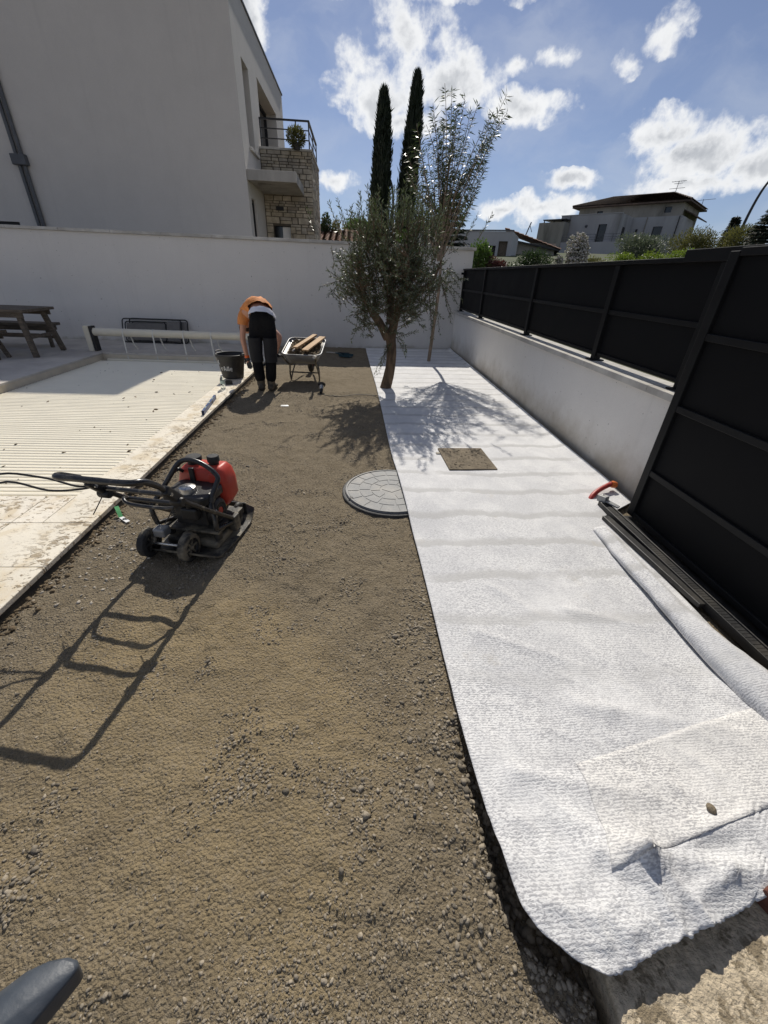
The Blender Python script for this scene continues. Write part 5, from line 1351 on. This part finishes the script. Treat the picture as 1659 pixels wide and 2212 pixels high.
    for x, y, tx in ((-.078, 0, -.03), (.062, .018, .01)):
        mb = MB(); rings = []
        for (yy, w, h, zc) in ((-.075, .030, .035, .05), (-.06, .044, .05, .055), (0, .050, .062, .066), (.08, .048, .05, .052), (.16, .054, .038, .040), (.215, .045, .028, .032), (.235, .02, .015, .026)):
            ring = [(x+tx*(yy/.2)+w*math.cos(t), y+yy, max(0.002, zc+h*math.sin(t))) for t in np.linspace(0, 2*math.pi, 15)[:-1]]; rings.append(ring)
        vs = [q for g in rings for q in g]; fs = [(i*14+k, i*14+(k+1) % 14, (i+1)*14+(k+1) % 14, (i+1)*14+k) for i in range(6) for k in range(14)]
        fs += [tuple(range(14)), tuple(6*14+k for k in range(13, -1, -1))]
        mb.add(vs, fs); mb.tube([(x, y-.005, .08), (x, y-.005, .17)], [.054, .058], 14, caps=False)
        bo = mb.build('boot', M['boot'], root, smooth=60)
make_worker()

# ---------------------------------------------------------------- wheelbarrow
def make_wheelbarrow():
    root = thing('wheelbarrow', 'galvanised wheelbarrow loaded with earth and planks next to the worker', 'wheelbarrow', (-.83, 6.75, 0), R_(-3))
    # local: +y towards the wheel
    def rr(w, y0, y1, k, n=5):
        pts = []
        for cx, cy, a0 in ((w-k, y1-k, 0), (-w+k, y1-k, 90), (-w+k, y0+k, 180), (w-k, y0+k, 270)):
            for q in range(n): t = R_(a0+q*90/(n-1)); pts.append((cx+k*math.cos(t), cy+k*math.sin(t)))
        return pts
    tilt = lambda y: .43+(y+.30)*.19       # rim height rises towards the wheel
    rim = rr(.295, -.33, .42, .10); bot = rr(.19, -.16, .22, .07); n = len(rim)
    mb = MB(); vs = [(x, y, tilt(y)) for x, y in rim]+[(x*.62+.0+rx*.38, y*.62+ry*.38, .30+(y+.2)*.06) for (x, y), (rx, ry) in zip(bot, bot)]
    vs = [(x, y, tilt(y)) for x, y in rim]+[(x, y, .275+(y+.2)*.05) for x, y in bot]
    mb.add(vs, [(i, (i+1) % n, n+(i+1) % n, n+i) for i in range(n)]+[tuple(range(n, 2*n))])
    tray = mb.build('tray', M['galv'], root, smooth=50); sm = tray.modifiers.new('t', 'SOLIDIFY'); sm.thickness = .004; sm.offset = 1
    MB().tube([(x, y, tilt(y)) for x, y in rim], .011, 8, closed=True).build('rim', M['galv'], root, smooth=60)
    # load of earth
    gx, gy = np.meshgrid(np.linspace(-.24, .24, 40), np.linspace(-.27, .35, 50))
    z = .415+(gy+.3)*.19+(fbm(gx*9, gy*9, 4, 4)-.5)*.09-.10*np.clip((np.abs(gx)-.16)/.1, 0, 1)**2*.3
    k = np.minimum(1, .62+.5*(z-.28)/.2); V = np.stack([gx*k, gy, z], -1).reshape(-1, 3)
    i = np.arange(39)[None]+40*np.arange(49)[:, None]; F = np.stack([i, i+1, i+41, i+40], -1).reshape(-1, 4)
    so_ = fast('load_of_earth', V, F, M['soil'], root, smooth=True); so_['kind'] = 'stuff'
    nn = 500; P = np.stack([rng.uniform(-.2, .2, nn), rng.uniform(-.25, .33, nn), np.zeros(nn)], -1); P[:, 2] = .425+(P[:, 1]+.3)*.19+rng.normal(0, .012, nn)
    cl = stones('clods', P, .006+rng.random(nn)*.016, M['soil'], .7); cl.parent = root; cl['kind'] = 'stuff'
    # frame: two long tubes from grips to axle, legs
    for s in (-1, 1):
        g = Vector((s*.25, -.66, .46)); pts = [g, (s*.245, -.52, .445), (s*.20, -.20, .27), (s*.17, .15, .25), (s*.055, .60, .19)]
        MB().tube(smooth_path(pts, 6), .015, 10).build('handle', M['castiron'], root, smooth=60)
        MB().tube([g-Vector((0, .02, -.002)), g+Vector((0, .11, -.012))], .0215, 12).build('grip', M['strawbr' if s > 0 else 'plastic'], root, smooth=50)
        MB().tube(smooth_path([(s*.20, -.18, .27), (s*.225, -.10, .12), (s*.225, -.05, .006)], 5), .013, 8).tube(smooth_path([(s*.17, .16, .26), (s*.21, .06, .12), (s*.225, -.05, .006)], 5), .011, 8).build('leg', M['castiron'], root, smooth=60)
    MB().tube([(-.215, -.09, .13), (.215, -.09, .13)], .010, 8).build('cross_bar', M['castiron'], root, smooth=60)
    w = MB().lathe([(.10, -.03), (.145, -.042), (.178, -.03), (.19, 0), (.178, .03), (.145, .042), (.10, .03)], (0, .60, .19), 'X', 28).build('wheel', M['rubber'], root, smooth=50)
    MB().lathe([(0, -.035), (.105, -.025), (.105, .025), (0, .035)], (0, .60, .19), 'X', 20).build('rim_disc', M['brick'], w, smooth=50)
    def plank_at(a, b, wd, th, label):
        a, b = Vector(a), Vector(b); L = (b-a).length
        mb = MB().box((0, 0, 0), (wd, L, th)); o = mb.build('plank', M['plank'], bevel=.003)
        W = root.matrix_basis if False else Matrix.Translation((-.83, 6.75, 0)) @ Matrix.Rotation(R_(-3), 4, 'Z')
        d = (b-a).normalized(); q = d.to_track_quat('Y', 'Z')
        o.matrix_world = W @ Matrix.Translation((a+b)/2) @ q.to_matrix().to_4x4()
        tag(o, label, 'plank')
    plank_at((-.10, -.20, .505), (.12, .40, .622), .075, .03, 'narrow pale plank lying across the earth in the wheelbarrow')
    plank_at((.055, -.27, .485), (.25, .33, .605), .105, .022, 'wider stained plank beside the narrow one in the wheelbarrow')
    W = Matrix.Translation((-.83, 6.75, 0)) @ Matrix.Rotation(R_(-3), 4, 'Z')
    ha = thing('hand_tool', 'short hand tool with white handle on the earth in the wheelbarrow', 'tool', W @ Vector((-.14, -.14, .47)))
    MB().tube([(0, -.09, -.005), (.02, .02, .005)], .014, 10).build('handle', M['white'], ha, smooth=50)
    MB().beam((.02, .02, .006), (.035, .10, .012), .045, .02).build('tool_head', M['castiron'], ha, bevel=.004)
make_wheelbarrow()

# ---------------------------------------------------------------- bucket with painted word
def make_bucket():
    c = Vector((-1.955, 6.68, .022)); H = .345; r0, r1 = .158, .212
    root = thing('bucket', 'black builders bucket with white painted word standing on the coping', 'bucket', c)
    MB().lathe([(0, .004), (r0-.01, .004), (r0, .012), (r1-.006, H-.03), (r1+.008, H-.026), (r1+.012, H), (r1-.002, H+.004), (r1-.012, H-.012), (r0-.008, .02), (0, .016)], seg=40).build('shell', M['plastic'], root, smooth=40)
    MB().tube([(r1*math.cos(a), r1*math.sin(a), H) for a in np.linspace(0, 2*math.pi, 41)[:-1]], .011, 8, closed=True).build('rim', M['plastic'], root, smooth=60)
    for a in (R_(150), R_(-25)):
        d = Vector((math.cos(a), math.sin(a), 0)); s = Vector((-d.y, d.x, 0)); b = d*(r1+.008)+Vector((0, 0, H-.004))
        MB().tube(smooth_path([b-s*.05, b-s*.045+d*.035+Vector((0, 0, .028)), b+s*.045+d*.035+Vector((0, 0, .028)), b+s*.05], 5), .010, 8).build('handle', M['plastic'], root, smooth=60)
    # brushed letters, bent round the wall of the bucket ( ... rAille )
    L = {'r': [[(0, 0), (0, 1)], [(0, .65), (.25, .95), (.5, .9)]], 'A': [[(0, 0), (.4, 1.35), (.55, 1.35), (.8, 0)], [(.12, .5), (.72, .45)]], 'i': [[(0, 0), (0, .85)], [(0, 1.1), (.02, 1.16)]],
         'l': [[(0, 0), (0, 1.5)]], 'e': [[(0, .5), (.5, .55), (.48, .9), (.22, 1.0), (.02, .7), (.02, .3), (.2, 0), (.52, .1)]], 'E': [[(.5, 1.2), (0, 1.2), (0, 0), (.5, 0)], [(0, .6), (.4, .62)]]}
    def write(word, a0, z0, size, gap):
        st_ = MB(); u = 0
        for chh in word:
            wmax = max(p[0] for s in L[chh] for p in s)
            for s in L[chh]:
                pts = []
                for (px, pz) in s:
                    z = z0+pz*size; rad = r0+(r1-r0)*(z-.012)/(H-.03)+.0008; ang = a0+(u+px)*size/rad
                    pts.append(Vector((rad*math.cos(ang), rad*math.sin(ang), z)))
                pts = smooth_path(pts, 4)
                st_.tube(pts, .0050, 6)
            u += wmax+gap
        return st_
    write('rAille', R_(-128), .130, .044, .40).build('lettering', M['white'], root, smooth=60)
    write('E', R_(-140), .225, .040, .3).build('lettering', M['white'], root, smooth=60)
make_bucket()
# ---------------------------------------------------------------- small things round the coping
bo = thing('water_bottle', 'small clear plastic water bottle standing on the coping by the bucket', 'bottle', (-1.90, 5.93, .022))
MB().lathe([(0, .002), (.026, .0), (.031, .008), (.031, .05), (.029, .055), (.031, .06), (.031, .125), (.026, .15), (.014, .172), (.0125, .182)], seg=24).build('body', M['bottle'], bo, smooth=50)
MB().lathe([(.0317, .075), (.0317, .118)], seg=24).build('paper_label', M['blabel'], bo, smooth=50)
MB().lathe([(0, .198), (.0145, .198), (.0155, .19), (.0155, .180), (.013, .180)], seg=18).build('cap', M['white'], bo, smooth=40)
bb = thing('battery_pack', 'small black tool battery lying beside the water bottle', 'battery', (-1.90, 6.22, .022), .3)
MB().bb(-.05, .05, -.04, .04, 0, .045).build('case', M['plastic'], bb, bevel=.006)
MB().bb(-.038, .038, -.03, .03, .0452, .058).build('contact_rail', M['castiron'], bb, bevel=.003)
lv = thing('spirit_level', 'blue spirit level lying along the muddy coping slabs', 'level', (-1.82, 5.05, .022), R_(6))
MB().bb(-.012, .012, -.36, .36, 0, .052).build('beam', M['blue'], lv, bevel=.002)
for y in (-.36, .345): MB().bb(-.0135, .0135, y, y+.015, -.000, .053).build('end_cap', M['plastic'], lv, bevel=.002)
for y in (-.2, 0, .2):
    MB().bb(-.009, .009, y-.02, y+.02, .0525, .054).build('vial_window', M['blabel'], lv)
MB().bb(-.0128, .0128, .08, .15, .012, .040).build('grip_slot', M['plastic'], lv)
pa = MB(); pa.add([(-.05, -.02, 0), (.01, -.035, .004), (.055, -.01, 0), (.04, .025, .006), (-.02, .03, .002), (-.045, .015, .005)], [(0, 1, 2, 3, 4, 5)])
po = pa.build('paper_scrap', M['white'], loc=(-.935, 5.22, gz(-.935, 5.22)+.004)); po.modifiers.new('t', 'SOLIDIFY').thickness = .004
tag(po, 'torn white scrap of paper lying on the sandy ground', 'paper')
# garden spotlight with its cable
sl = thing('garden_spotlight', 'small black garden spotlight lying on the ground with trailing cable', 'spotlight', (-.52, 5.93, gz(-.52, 5.93)))
ax = Vector((.05, .62, .55)).normalized(); qm = ax.to_track_quat('Z', 'Y').to_matrix().to_4x4()
def lat(prof, name, m, off=(0, 0, .05)):
    mb = MB().lathe(prof, seg=24); mb.v = [tuple(qm @ Vector(v)+Vector(off)) for v in mb.v]; return mb.build(name, m, sl, smooth=45)
lat([(0, -.055), (.022, -.055), (.026, -.02), (.026, .0)], 'base', M['plastic'])
lat([(.026, .0), (.030, .002), (.034, .05), (.034, .06)], 'sleeve', M['steel'])
lat([(.034, .06), (.052, .075), (.054, .092), (.048, .096), (.044, .085), (0, .08)], 'hood', M['plastic'])
cp = smooth_path([(.0, -.03, .02), (.06, -.14, .006), (.2, -.19, .006), (.32, -.17, .006), (.48, -.08, .007), (.62, -.06, .006), (.78, -.09, .006), (.86, .0, .004)], 6)
MB().tube([Vector(p)+Vector((0, 0, max(0, gz(-.52+p.x, 5.93+p.y)-gz(-.52, 5.93)))) for p in cp], .0045, 6).build('cable', M['plastic'], sl, smooth=60)
# brush and dustpan near the wall
bs = thing('hand_brush', 'hand brush with pale handle lying on soil below the wall', 'brush', (-.45, 9.22, .0), R_(-8))
MB().tube([(-.22, 0, .03), (-.05, 0, .028), (.02, 0, .03)], [.012, .014, .016], 10).build('handle', M['strawbr'], bs, smooth=50)
MB().bb(.02, .28, -.022, .022, .026, .045).bb(.03, .27, -.02, .02, .0, .0255).build('bristles', M['plastic'], bs, bevel=.004)
dpn = thing('dustpan', 'dark teal dustpan lying open beside the hand brush', 'dustpan', (-.24, 8.95, .0), R_(-25))
d_ = MB(); d_.bb(-.11, .12, -.10, .10, .006, .012).bb(-.11, .12, -.10, -.093, .0125, .05).bb(-.11, .12, .093, .10, .0125, .05).bb(-.117, -.1105, -.10, .10, .006, .055); d_.build('pan', M['teal'], dpn, bevel=.002)
MB().tube([(-.115, 0, .04), (-.26, .03, .05)], .013, 10).build('handle', M['teal'], dpn, smooth=50)
# strip of green tape
tp = thing('green_tape', 'crumpled strip of green and white tape on the gravel by the coping', 'tape', (-1.60, 2.43, gz(-1.6, 2.43)))
def ribbon(pts, w, up): 
    mb = MB()
    for a, b in zip(pts[:-1], pts[1:]): mb.beam(a, b, w, .002, up)
    return mb
ribbon(smooth_path([(-.06, .08, .05), (-.03, .04, .035), (.0, .0, .012)], 4), .026, (0, 0, 1)).build('green_end', M['ptape'], tp)
ribbon(smooth_path([(.0, .0, .012), (.04, -.03, .010), (.075, -.06, .012)], 4), .026, (0, 0, 1)).build('white_end', M['white'], tp)
MB().tube([Vector((.035+.011*math.cos(a), -.025+.008*math.sin(a), .0135)) for a in np.linspace(0, 6.28, 10)[:-1]], .002, 5, closed=True).tube([(.046, -.03, .0135), (.058, -.026, .0135)], .002, 5).build('printed_mark', M['plastic'], tp)

# ---------------------------------------------------------------- manhole cover
def make_manhole():
    c = (.275, 2.86, .0); root = thing('manhole_cover', 'round grey iron manhole cover half tucked under the white fabric', 'manhole cover', c)
    MB().lathe([(.372, -.03), (.392, -.03), (.392, .010), (.386, .014), (.372, .014)], seg=72).build('frame', M['lid2'], root, smooth=40)
    MB().lathe([(0, .022), (.366, .022), (.369, .019), (.369, -.01)], seg=72).build('lid', M['lid'], root, smooth=40)
    rl = MB()
    def sector(r0, r1, a0, a1, z0, z1):
        n = max(2, int((a1-a0)*r1/.03)); vs = []
        for z in (z0, z1):
            for r in (r0, r1):
                for k in range(n+1): a = a0+(a1-a0)*k/n; vs.append((r*math.cos(a), r*math.sin(a), z))
        m = n+1; fs = []
        for k in range(n): fs += [(2*m+k, 2*m+k+1, 3*m+k+1, 3*m+k), (k, 2*m+k, 2*m+k+1, k+1)[::-1], (m+k, m+k+1, 3*m+k+1, 3*m+k)[::-1]]
        fs += [(0, m, 3*m, 2*m), (n, 2*m+n, 3*m+n, m+n)]
        rl.add(vs, fs)
    rl.lathe([(.352, .0225), (.352, .029), (.364, .029), (.364, .0225)], seg=72)
    for r0, r1, n, ph in ((.262, .346, 16, .1), (.172, .254, 12, .05), (.092, .164, 8, .2)):
        for k in range(n):
            a = 2*math.pi*k/n+ph; sector(r0, r1, a+.006/r0, a+2*math.pi/n-.006/r0, .0225, .0248)
    rl.prism([(-.075, 0), (0, -.05), (.075, 0), (0, .05)], .0225, .0248)
    rl.build('raised_pattern', M['lid'], root, bevel=0)
    for a in (R_(205), R_(290)):
        MB().lathe([(0, .0292), (.016, .0292), (.018, .027)], (.355*math.cos(a), .355*math.sin(a), .001), 'Z', 12).build('lifting_hole', M['lid2'], root)
make_manhole()
cv = thing('access_cover', 'square mud caked access cover lying on the white fabric', 'cover', (1.035, 3.50, .018), R_(2))
MB().bb(-.222, .222, -.255, .255, .0, .018).build('plate', M['mudplate'], cv, bevel=.004)
n = 120; P = np.stack([rng.uniform(-.2, .2, n), rng.uniform(-.24, .24, n), np.full(n, .019)], -1)
cr = stones('mud_crumbs', P, .003+rng.random(n)**2*.008, M['mudplate'], .5); cr.parent = cv; cr['kind'] = 'stuff'
MB().bb(-.262, -.222, .12, .16, .004, .012).build('lifting_tab', M['castiron'], cv, bevel=.003)

# ---------------------------------------------------------------- plate compactor
def make_compactor():
    root = thing('plate_compactor', 'black plate compactor with red water tank standing on the gravel', 'compactor', (-1.0, 2.27, 0), R_(-12))
    # base plate: flat sole turned up at both ends, rounded corners
    nx, ny = 26, 44
    Xs = np.linspace(-1, 1, nx); Ys = np.linspace(-1, 1, ny); X, Yv = np.meshgrid(Xs, Ys)
    hw, hl = .215, .290
    # squircle mapping keeps the corners round
    k = .32
    U = X*np.sqrt(1-k*Yv**2/2*1.0)*1.0; Vv = Yv*np.sqrt(1-k*X**2/2)
    px = .035+U*hw*1.03; py = -.02+Vv*hl*1.03
    lift = np.clip((Vv-.60)/.4, 0, 1)**1.7*.085+np.clip((-Vv-.66)/.34, 0, 1)**1.7*.06
    z = .004+lift
    top = np.stack([px, py, z+.014], -1).reshape(-1, 3); bot = np.stack([px, py, z], -1).reshape(-1, 3)
    i = np.arange(nx-1)[None]+nx*np.arange(ny-1)[:, None]; F = np.stack([i, i+1, i+nx+1, i+nx], -1).reshape(-1, 4)
    n = nx*ny
    rimi = list(range(nx))+[nx*j+nx-1 for j in range(1, ny)]+[nx*(ny-1)+q for q in range(nx-2, -1, -1)]+[nx*j for j in range(ny-2, 0, -1)]
    ed = np.array([[rimi[a], rimi[(a+1) % len(rimi)], n+rimi[(a+1) % len(rimi)], n+rimi[a]] for a in range(len(rimi))])
    base = fast('base_plate', np.concatenate([top, bot]), np.concatenate([F, F[:, ::-1]+n, ed[:, ::-1]]), M['castiron'], root)
    base.data.shade_smooth(); base.data.set_sharp_from_angle(angle=R_(40))
    # raised side flange and front/rear lugs
    MB().bb(-.13, .205, -.19, .16, .02, .075).build('exciter_housing', M['castiron'], root, bevel=.02, seg=3)
    MB().tube([(-.12, .06, .085), (.195, .06, .085)], .052, 16).build('exciter_tube', M['castiron'], root, smooth=50)
    MB().bb(-.13, .20, .215, .228, .03, .125).build('front_lip', M['black'], root, bevel=.004)
    for x in (.17,):
        MB().tube(smooth_path([(x, .20, .06), (x, .20, .115), (x, .17, .135), (x, .135, .115), (x, .135, .04)], 4), .017, 8).build('lifting_lug', M['castiron'], root, smooth=60)
    # engine deck on rubber mounts
    MB().bb(-.15, .215, -.17, .15, .118, .135).build('engine_deck', M['castiron'], root, bevel=.004)
    for x in (-.12, .19):
        for y in (-.14, .12): MB().tube([(x, y, .074), (x, y, .119)], .024, 12).build('rubber_mount', M['plastic'], root, smooth=50)
    before = {c.name for c in root.children}
    # engine block with fins, recoil starter, air filter, muffler, fuel cap
    MB().bb(-.075, .125, -.115, .075, .136, .262).build('crankcase', M['black'], root, bevel=.012, seg=3)
    fins = MB()
    for q in range(7): fins.bb(-.122, -.0755, -.085, .055, .150+q*.015, .157+q*.015)
    fins.build('cooling_fins', M['castiron'], root)
    rec = MB().lathe([(.0, .0), (.078, .0), (.082, .008), (.078, .034), (.062, .046), (.056, .046), (.05, .040), (0, .040)], (.126, -.03, .205), 'X', 32).build('recoil_starter', M['black'], root, smooth=40)
    ri = MB()
    for q in range(22):
        a = 2*math.pi*q/22; ca, sa = math.cos(a), math.sin(a)
        ri.beam((.1685, -.03+.028*ca, .205+.028*sa), (.1685, -.03+.052*ca, .205+.052*sa), .005, .006, (1, 0, 0))
    ri.build('starter_vanes', M['castiron'], rec)
    MB().lathe([(0, .001), (.026, .001), (.026, .003), (0, .003)], (.166, -.03, .205), 'X', 20).build('starter_badge', M['red'], rec)
    MB().tube(smooth_path([(.165, -.075, .235), (.18, -.10, .225), (.178, -.112, .195)], 4), .009, 8).build('pull_handle', M['steel'], root, smooth=60)
    ft = MB(); ft.prism([(-.115, -.155), (.115, -.155), (.14, -.12), (.14, .05), (.115, .075), (-.115, .075), (-.14, .05), (-.14, -.12)], .285, .345, Matrix.Translation((.02, 0, 0)))
    ftk = ft.build('fuel_tank', M['black'], root, bevel=.016, seg=3)
    MB().lathe([(0, .036), (.030, .036), (.046, .028), (.050, .010), (.052, .0)], (.015, -.075, .345), 'Z', 20).build('fuel_cap', M['steel'], ftk, smooth=35)
    MB().bb(-.02, .03, -.1572, -.1555, .308, .326).build('warning_sticker', M['white'], ftk)
    MB().bb(-.165, -.08, -.13, -.02, .235, .284).build('air_filter', M['plastic'], root, bevel=.012, seg=3)
    MB().bb(.0, .10, -.165, -.116, .20, .275).build('throttle_housing', M['black'], root, bevel=.010, seg=2)
    MB().tube([(.05, -.15, .276), (.05, -.15, .292)], .013, 10).bb(.03, .07, -.156, -.144, .292, .299).build('choke_lever', M['plastic'], root, bevel=.002)
    MB().bb(-.16, -.085, -.235, -.165, .100, .155).build('silencer', M['galv'], root, bevel=.012, seg=3)
    MB().lathe([(0, .0), (.040, .0), (.046, .004), (.046, .02), (0, .02)], (.118, .085, .19), 'X', 24).build('belt_guard', M['black'], root, smooth=40)
    MB().bb(.1385, .1395, .065, .105, .172, .208).build('yellow_sticker', M['yellow'], root)
    # red water tank at the front
    tk = MB()
    prof_ = [(-.175, .205), (-.155, .175), (.10, .150), (.15, .165), (.195, .225), (.192, .345), (.172, .410), (.140, .435), (-.115, .425), (-.150, .395), (-.182, .31)]
    prof_ = [(.02+(x-.02)*.90, z) for x, z in prof_]
    m = len(prof_); ys = [(.065, .82), (.085, .97), (.11, 1.0), (.175, 1.0), (.20, .97), (.218, .84)]
    cx = sum(p[0] for p in prof_)/m; cz = sum(p[1] for p in prof_)/m; vs = []
    for y, s in ys: vs += [(cx+(x-cx)*s, y, cz+(z-cz)*s) for x, z in prof_]
    fs = [(j*m+q, j*m+(q+1) % m, (j+1)*m+(q+1) % m, (j+1)*m+q) for j in range(len(ys)-1) for q in range(m)]+[tuple(range(m)), tuple((len(ys)-1)*m+q for q in range(m-1, -1, -1))]
    tk.add(vs, fs); tank = tk.build('water_tank', M['red'], root, bevel=.010, seg=3, smooth=50)
    MB().bb(.075, .12, .052, .066, .19, .40).build('moulded_rib', M['red'], tank, bevel=.006)
    for x, rr_, h in ((-.055, .048, .040), (.075, .036, .050)):
        zc = .433+.10*(x)*.4
        MB().lathe([(0, h), (rr_-.004, h), (rr_, h-.005), (rr_, .014), (rr_*.82, .012), (rr_*.8, -.01)], (x, .14, zc), 'Z', 24).build('tank_cap', M['plastic'], tank, smooth=40)
    MB().bb(-.045, -.015, .048, .064, .24, .43).build('tank_strap', M['plastic'], tank, bevel=.003)
    # roll cage tube round the engine
    cage = smooth_path([(.19, -.14, .14), (.185, -.13, .20), (.16, -.10, .30), (.168, -.04, .37), (.170, .0, .42), (.09, .02, .475), (.0, .02, .50), (-.07, .01, .475), (-.13, -.04, .38), (-.165, -.09, .31), (-.19, -.15, .25), (-.17, -.16, .15)], 5)
    cg = MB().tube(cage, .0145, 12).build('roll_cage', M['tube'], root, smooth=60)
    for p, q in (((.160, -.10, .30), (.1645, -.082, .322)), ((-.165, -.09, .31), (-.157, -.078, .328))):
        MB().tube([p, q], .020, 12).build('cage_clamp', M['castiron'], cg, smooth=50)
    MB().tube(smooth_path([(-.13, -.02, .40), (-.10, .03, .425), (-.09, .06, .40)], 4), .011, 8).build('cage_brace', M['tube'], cg, smooth=60)
    MB().tube([(.19, -.14, .142), (.20, .02, .10)], .0135, 10).build('cage_foot', M['tube'], cg, smooth=60)
    MB().tube([(-.17, -.16, .152), (-.15, .02, .10)], .0135, 10).build('cage_foot', M['tube'], cg, smooth=60)
    for ch_ in root.children:
        if ch_.name not in before: ch_.location = (.03, -.05, .03)
    # handle: pivots on the deck, folds at the middle clamps
    HZ = .70; c_l = Vector((-.168, -.675, HZ)); c_r = Vector((.213, -.655, HZ))
    MB().bb(.205, .25, -.035, .035, .06, .165).build('pivot_bracket', M['castiron'], root, bevel=.008)
    MB().bb(-.19, -.155, -.035, .035, .06, .165).build('pivot_bracket', M['castiron'], root, bevel=.008)
    arm_r = [(.232, .0, .135), (.232, -.16, .265), (.228, -.32, .40), (.222, -.45, .52), (.218, -.55, .635)]
    arm_l = [(-.172, .0, .135), (-.173, -.16, .265), (-.173, -.32, .40), (-.172, -.45, .52), (-.170, -.56, .64)]
    for arm in (arm_r, arm_l): MB().tube(smooth_path(arm, 5), .0135, 12).build('handle_arm', M['tube'], root, smooth=60)
    cross = smooth_path([arm_r[-1], (.214, -.62, .69), (.185, -.665, .703), (.10, -.672, .702), (-.06, -.675, .702), (-.145, -.68, .703), (-.169, -.64, .69), arm_l[-1]], 6)
    MB().tube(cross, .015, 12).build('handle_bar', M['tube'], root, smooth=60)
    MB().tube([(.228, -.325, .408), (-.173, -.325, .408)], .013, 10).build('cross_tube', M['tube'], root, smooth=60)
    MB().tube(smooth_path([(.226, -.40, .47), (.20, -.455, .53), (.15, -.47, .545), (-.10, -.47, .545), (-.148, -.455, .53), (-.172, -.40, .47)], 5), .0125, 10).build('inner_bow', M['tube'], root, smooth=60)
    bow = smooth_path([(.226, -.34, .415), (.18, -.40, .45), (.13, -.43, .44), (-.07, -.43, .44), (-.13, -.40, .45), (-.172, -.34, .415)], 5)
    MB().tube(bow, .010, 8).build('carry_bow', M['tube'], root, smooth=60)
    for x, arm in ((.221, arm_r), (-.171, arm_l)):
        cl = MB(); cl.beam((x, -.435, .505), (x, -.525, .605), .034, .048).build('fold_clamp', M['black'], root, bevel=.008)
        MB().lathe([(0, -.03), (.020, -.03), (.024, -.024), (.024, .024), (.020, .03), (0, .03)], (x, -.455, .505), 'X', 18).build('clamp_knob', M['plastic'], root, smooth=40)
        MB().lathe([(0, -.024), (.009, -.024), (.009, .024), (0, .024)], (x, -.51, .575), 'X', 12).build('clamp_bolt', M['steel'], root, smooth=40)
        MB().tube(smooth_path([(x-.01, -.47, .49), (x-.03, -.49, .45), (x-.055, -.51, .405)], 4), .0028, 5).build('cable_tie', M['plastic'], root, smooth=60)
    MB().tube(smooth_path([(-.175, -.51, .575), (-.24, -.53, .575), (-.38, -.56, .62), (-.60, -.60, .62), (-.95, -.62, .40), (-1.1, -.62, .06)], 6), .0055, 8).tube(smooth_path([(-.175, -.50, .565), (-.24, -.52, .552), (-.38, -.55, .545), (-.60, -.58, .575), (-.9, -.60, .36), (-1.03, -.60, .06)], 6), .0055, 8).build('throttle_cable', M['plastic'], root, smooth=60)
    # transport wheels behind
    for x in (-.165, .085):
        w = MB().lathe([(.058, -.026), (.076, -.026), (.086, -.018), (.086, .018), (.076, .026), (.058, .026)], (x, -.285, .092), 'X', 32).build('wheel', M['rubber'], root, smooth=40)
        MB().lathe([(0, -.010), (.056, -.010), (.060, -.020), (.060, .020), (.056, .010), (0, .010)], (x, -.285, .092), 'X', 28).build('rim', M['plastic'], w, smooth=40)
        sp_ = MB()
        for q in range(6):
            a = q*math.pi/3; sp_.beam((x+.014, -.285+.016*math.cos(a), .092+.016*math.sin(a)), (x+.014, -.285+.055*math.cos(a), .092+.055*math.sin(a)), .010, .008, (1, 0, 0))
        sp_.lathe([(0, .01), (.014, .01), (.014, .024), (0, .026)], (x, -.285, .092), 'X', 14).build('spokes', M['castiron'], w)
        MB().tube(smooth_path([(x*.7-.02, -.285, .092), (x*.7-.02, -.24, .14), (x*.7-.02, -.17, .125)], 4), .013, 8).build('wheel_arm', M['castiron'], root, smooth=60)
    MB().tube([(-.18, -.285, .092), (.10, -.285, .092)], .009, 10).build('axle', M['steel'], root, smooth=60)
make_compactor()

# ---------------------------------------------------------------- shovel blade reaching into the corner
def make_shovel():
    root = thing('shovel', 'dark grey steel shovel blade with pointed tip jutting over the gravel', 'shovel', (-.62, .02, 0))
    out = [(-.70, .02), (-.655, .09), (-.60, .160), (-.558, .195), (-.532, .215), (-.504, .2255), (-.478, .2285), (-.461, .2245), (-.4535, .217), (-.456, .208), (-.470, .185), (-.490, .150), (-.510, .112), (-.535, .06), (-.56, .0)]
    top = [Vector((x+.62, y-.02, .505+.10*max(0, .19-y)-.30*(x+.56)**2)) for x, y in out]
    n = len(out); mb = MB()
    cen = Vector((.045, .09, .535))
    ins = [v.lerp(cen, .28)+Vector((0, 0, .006)) for v in top]
    low = [v+Vector((-.004, -.004, -.045)) for v in top]
    vs = top+ins+low+[cen]
    fs = [(i, (i+1) % n, n+(i+1) % n, n+i) for i in range(n)]+[(n+i, n+(i+1) % n, 3*n) for i in range(n)]+[(i, 2*n+i, 2*n+(i+1) % n, (i+1) % n) for i in range(n)]+[tuple(2*n+i for i in range(n-1, -1, -1))]
    mb.add(vs, fs).build('blade', M['shovel'], root, smooth=50, bevel=.004)
    MB().tube([(-.06, -.02, .50), (-.12, -.14, .44), (-.16, -.22, .40)], [.03, .022, .019], 12).build('socket', M['shovel'], root, smooth=60)
    MB().tube([(-.155, -.21, .405), (-.30, -.75, .0)], .0175, 10).build('shaft', M['wood'], root, smooth=60)
make_shovel()
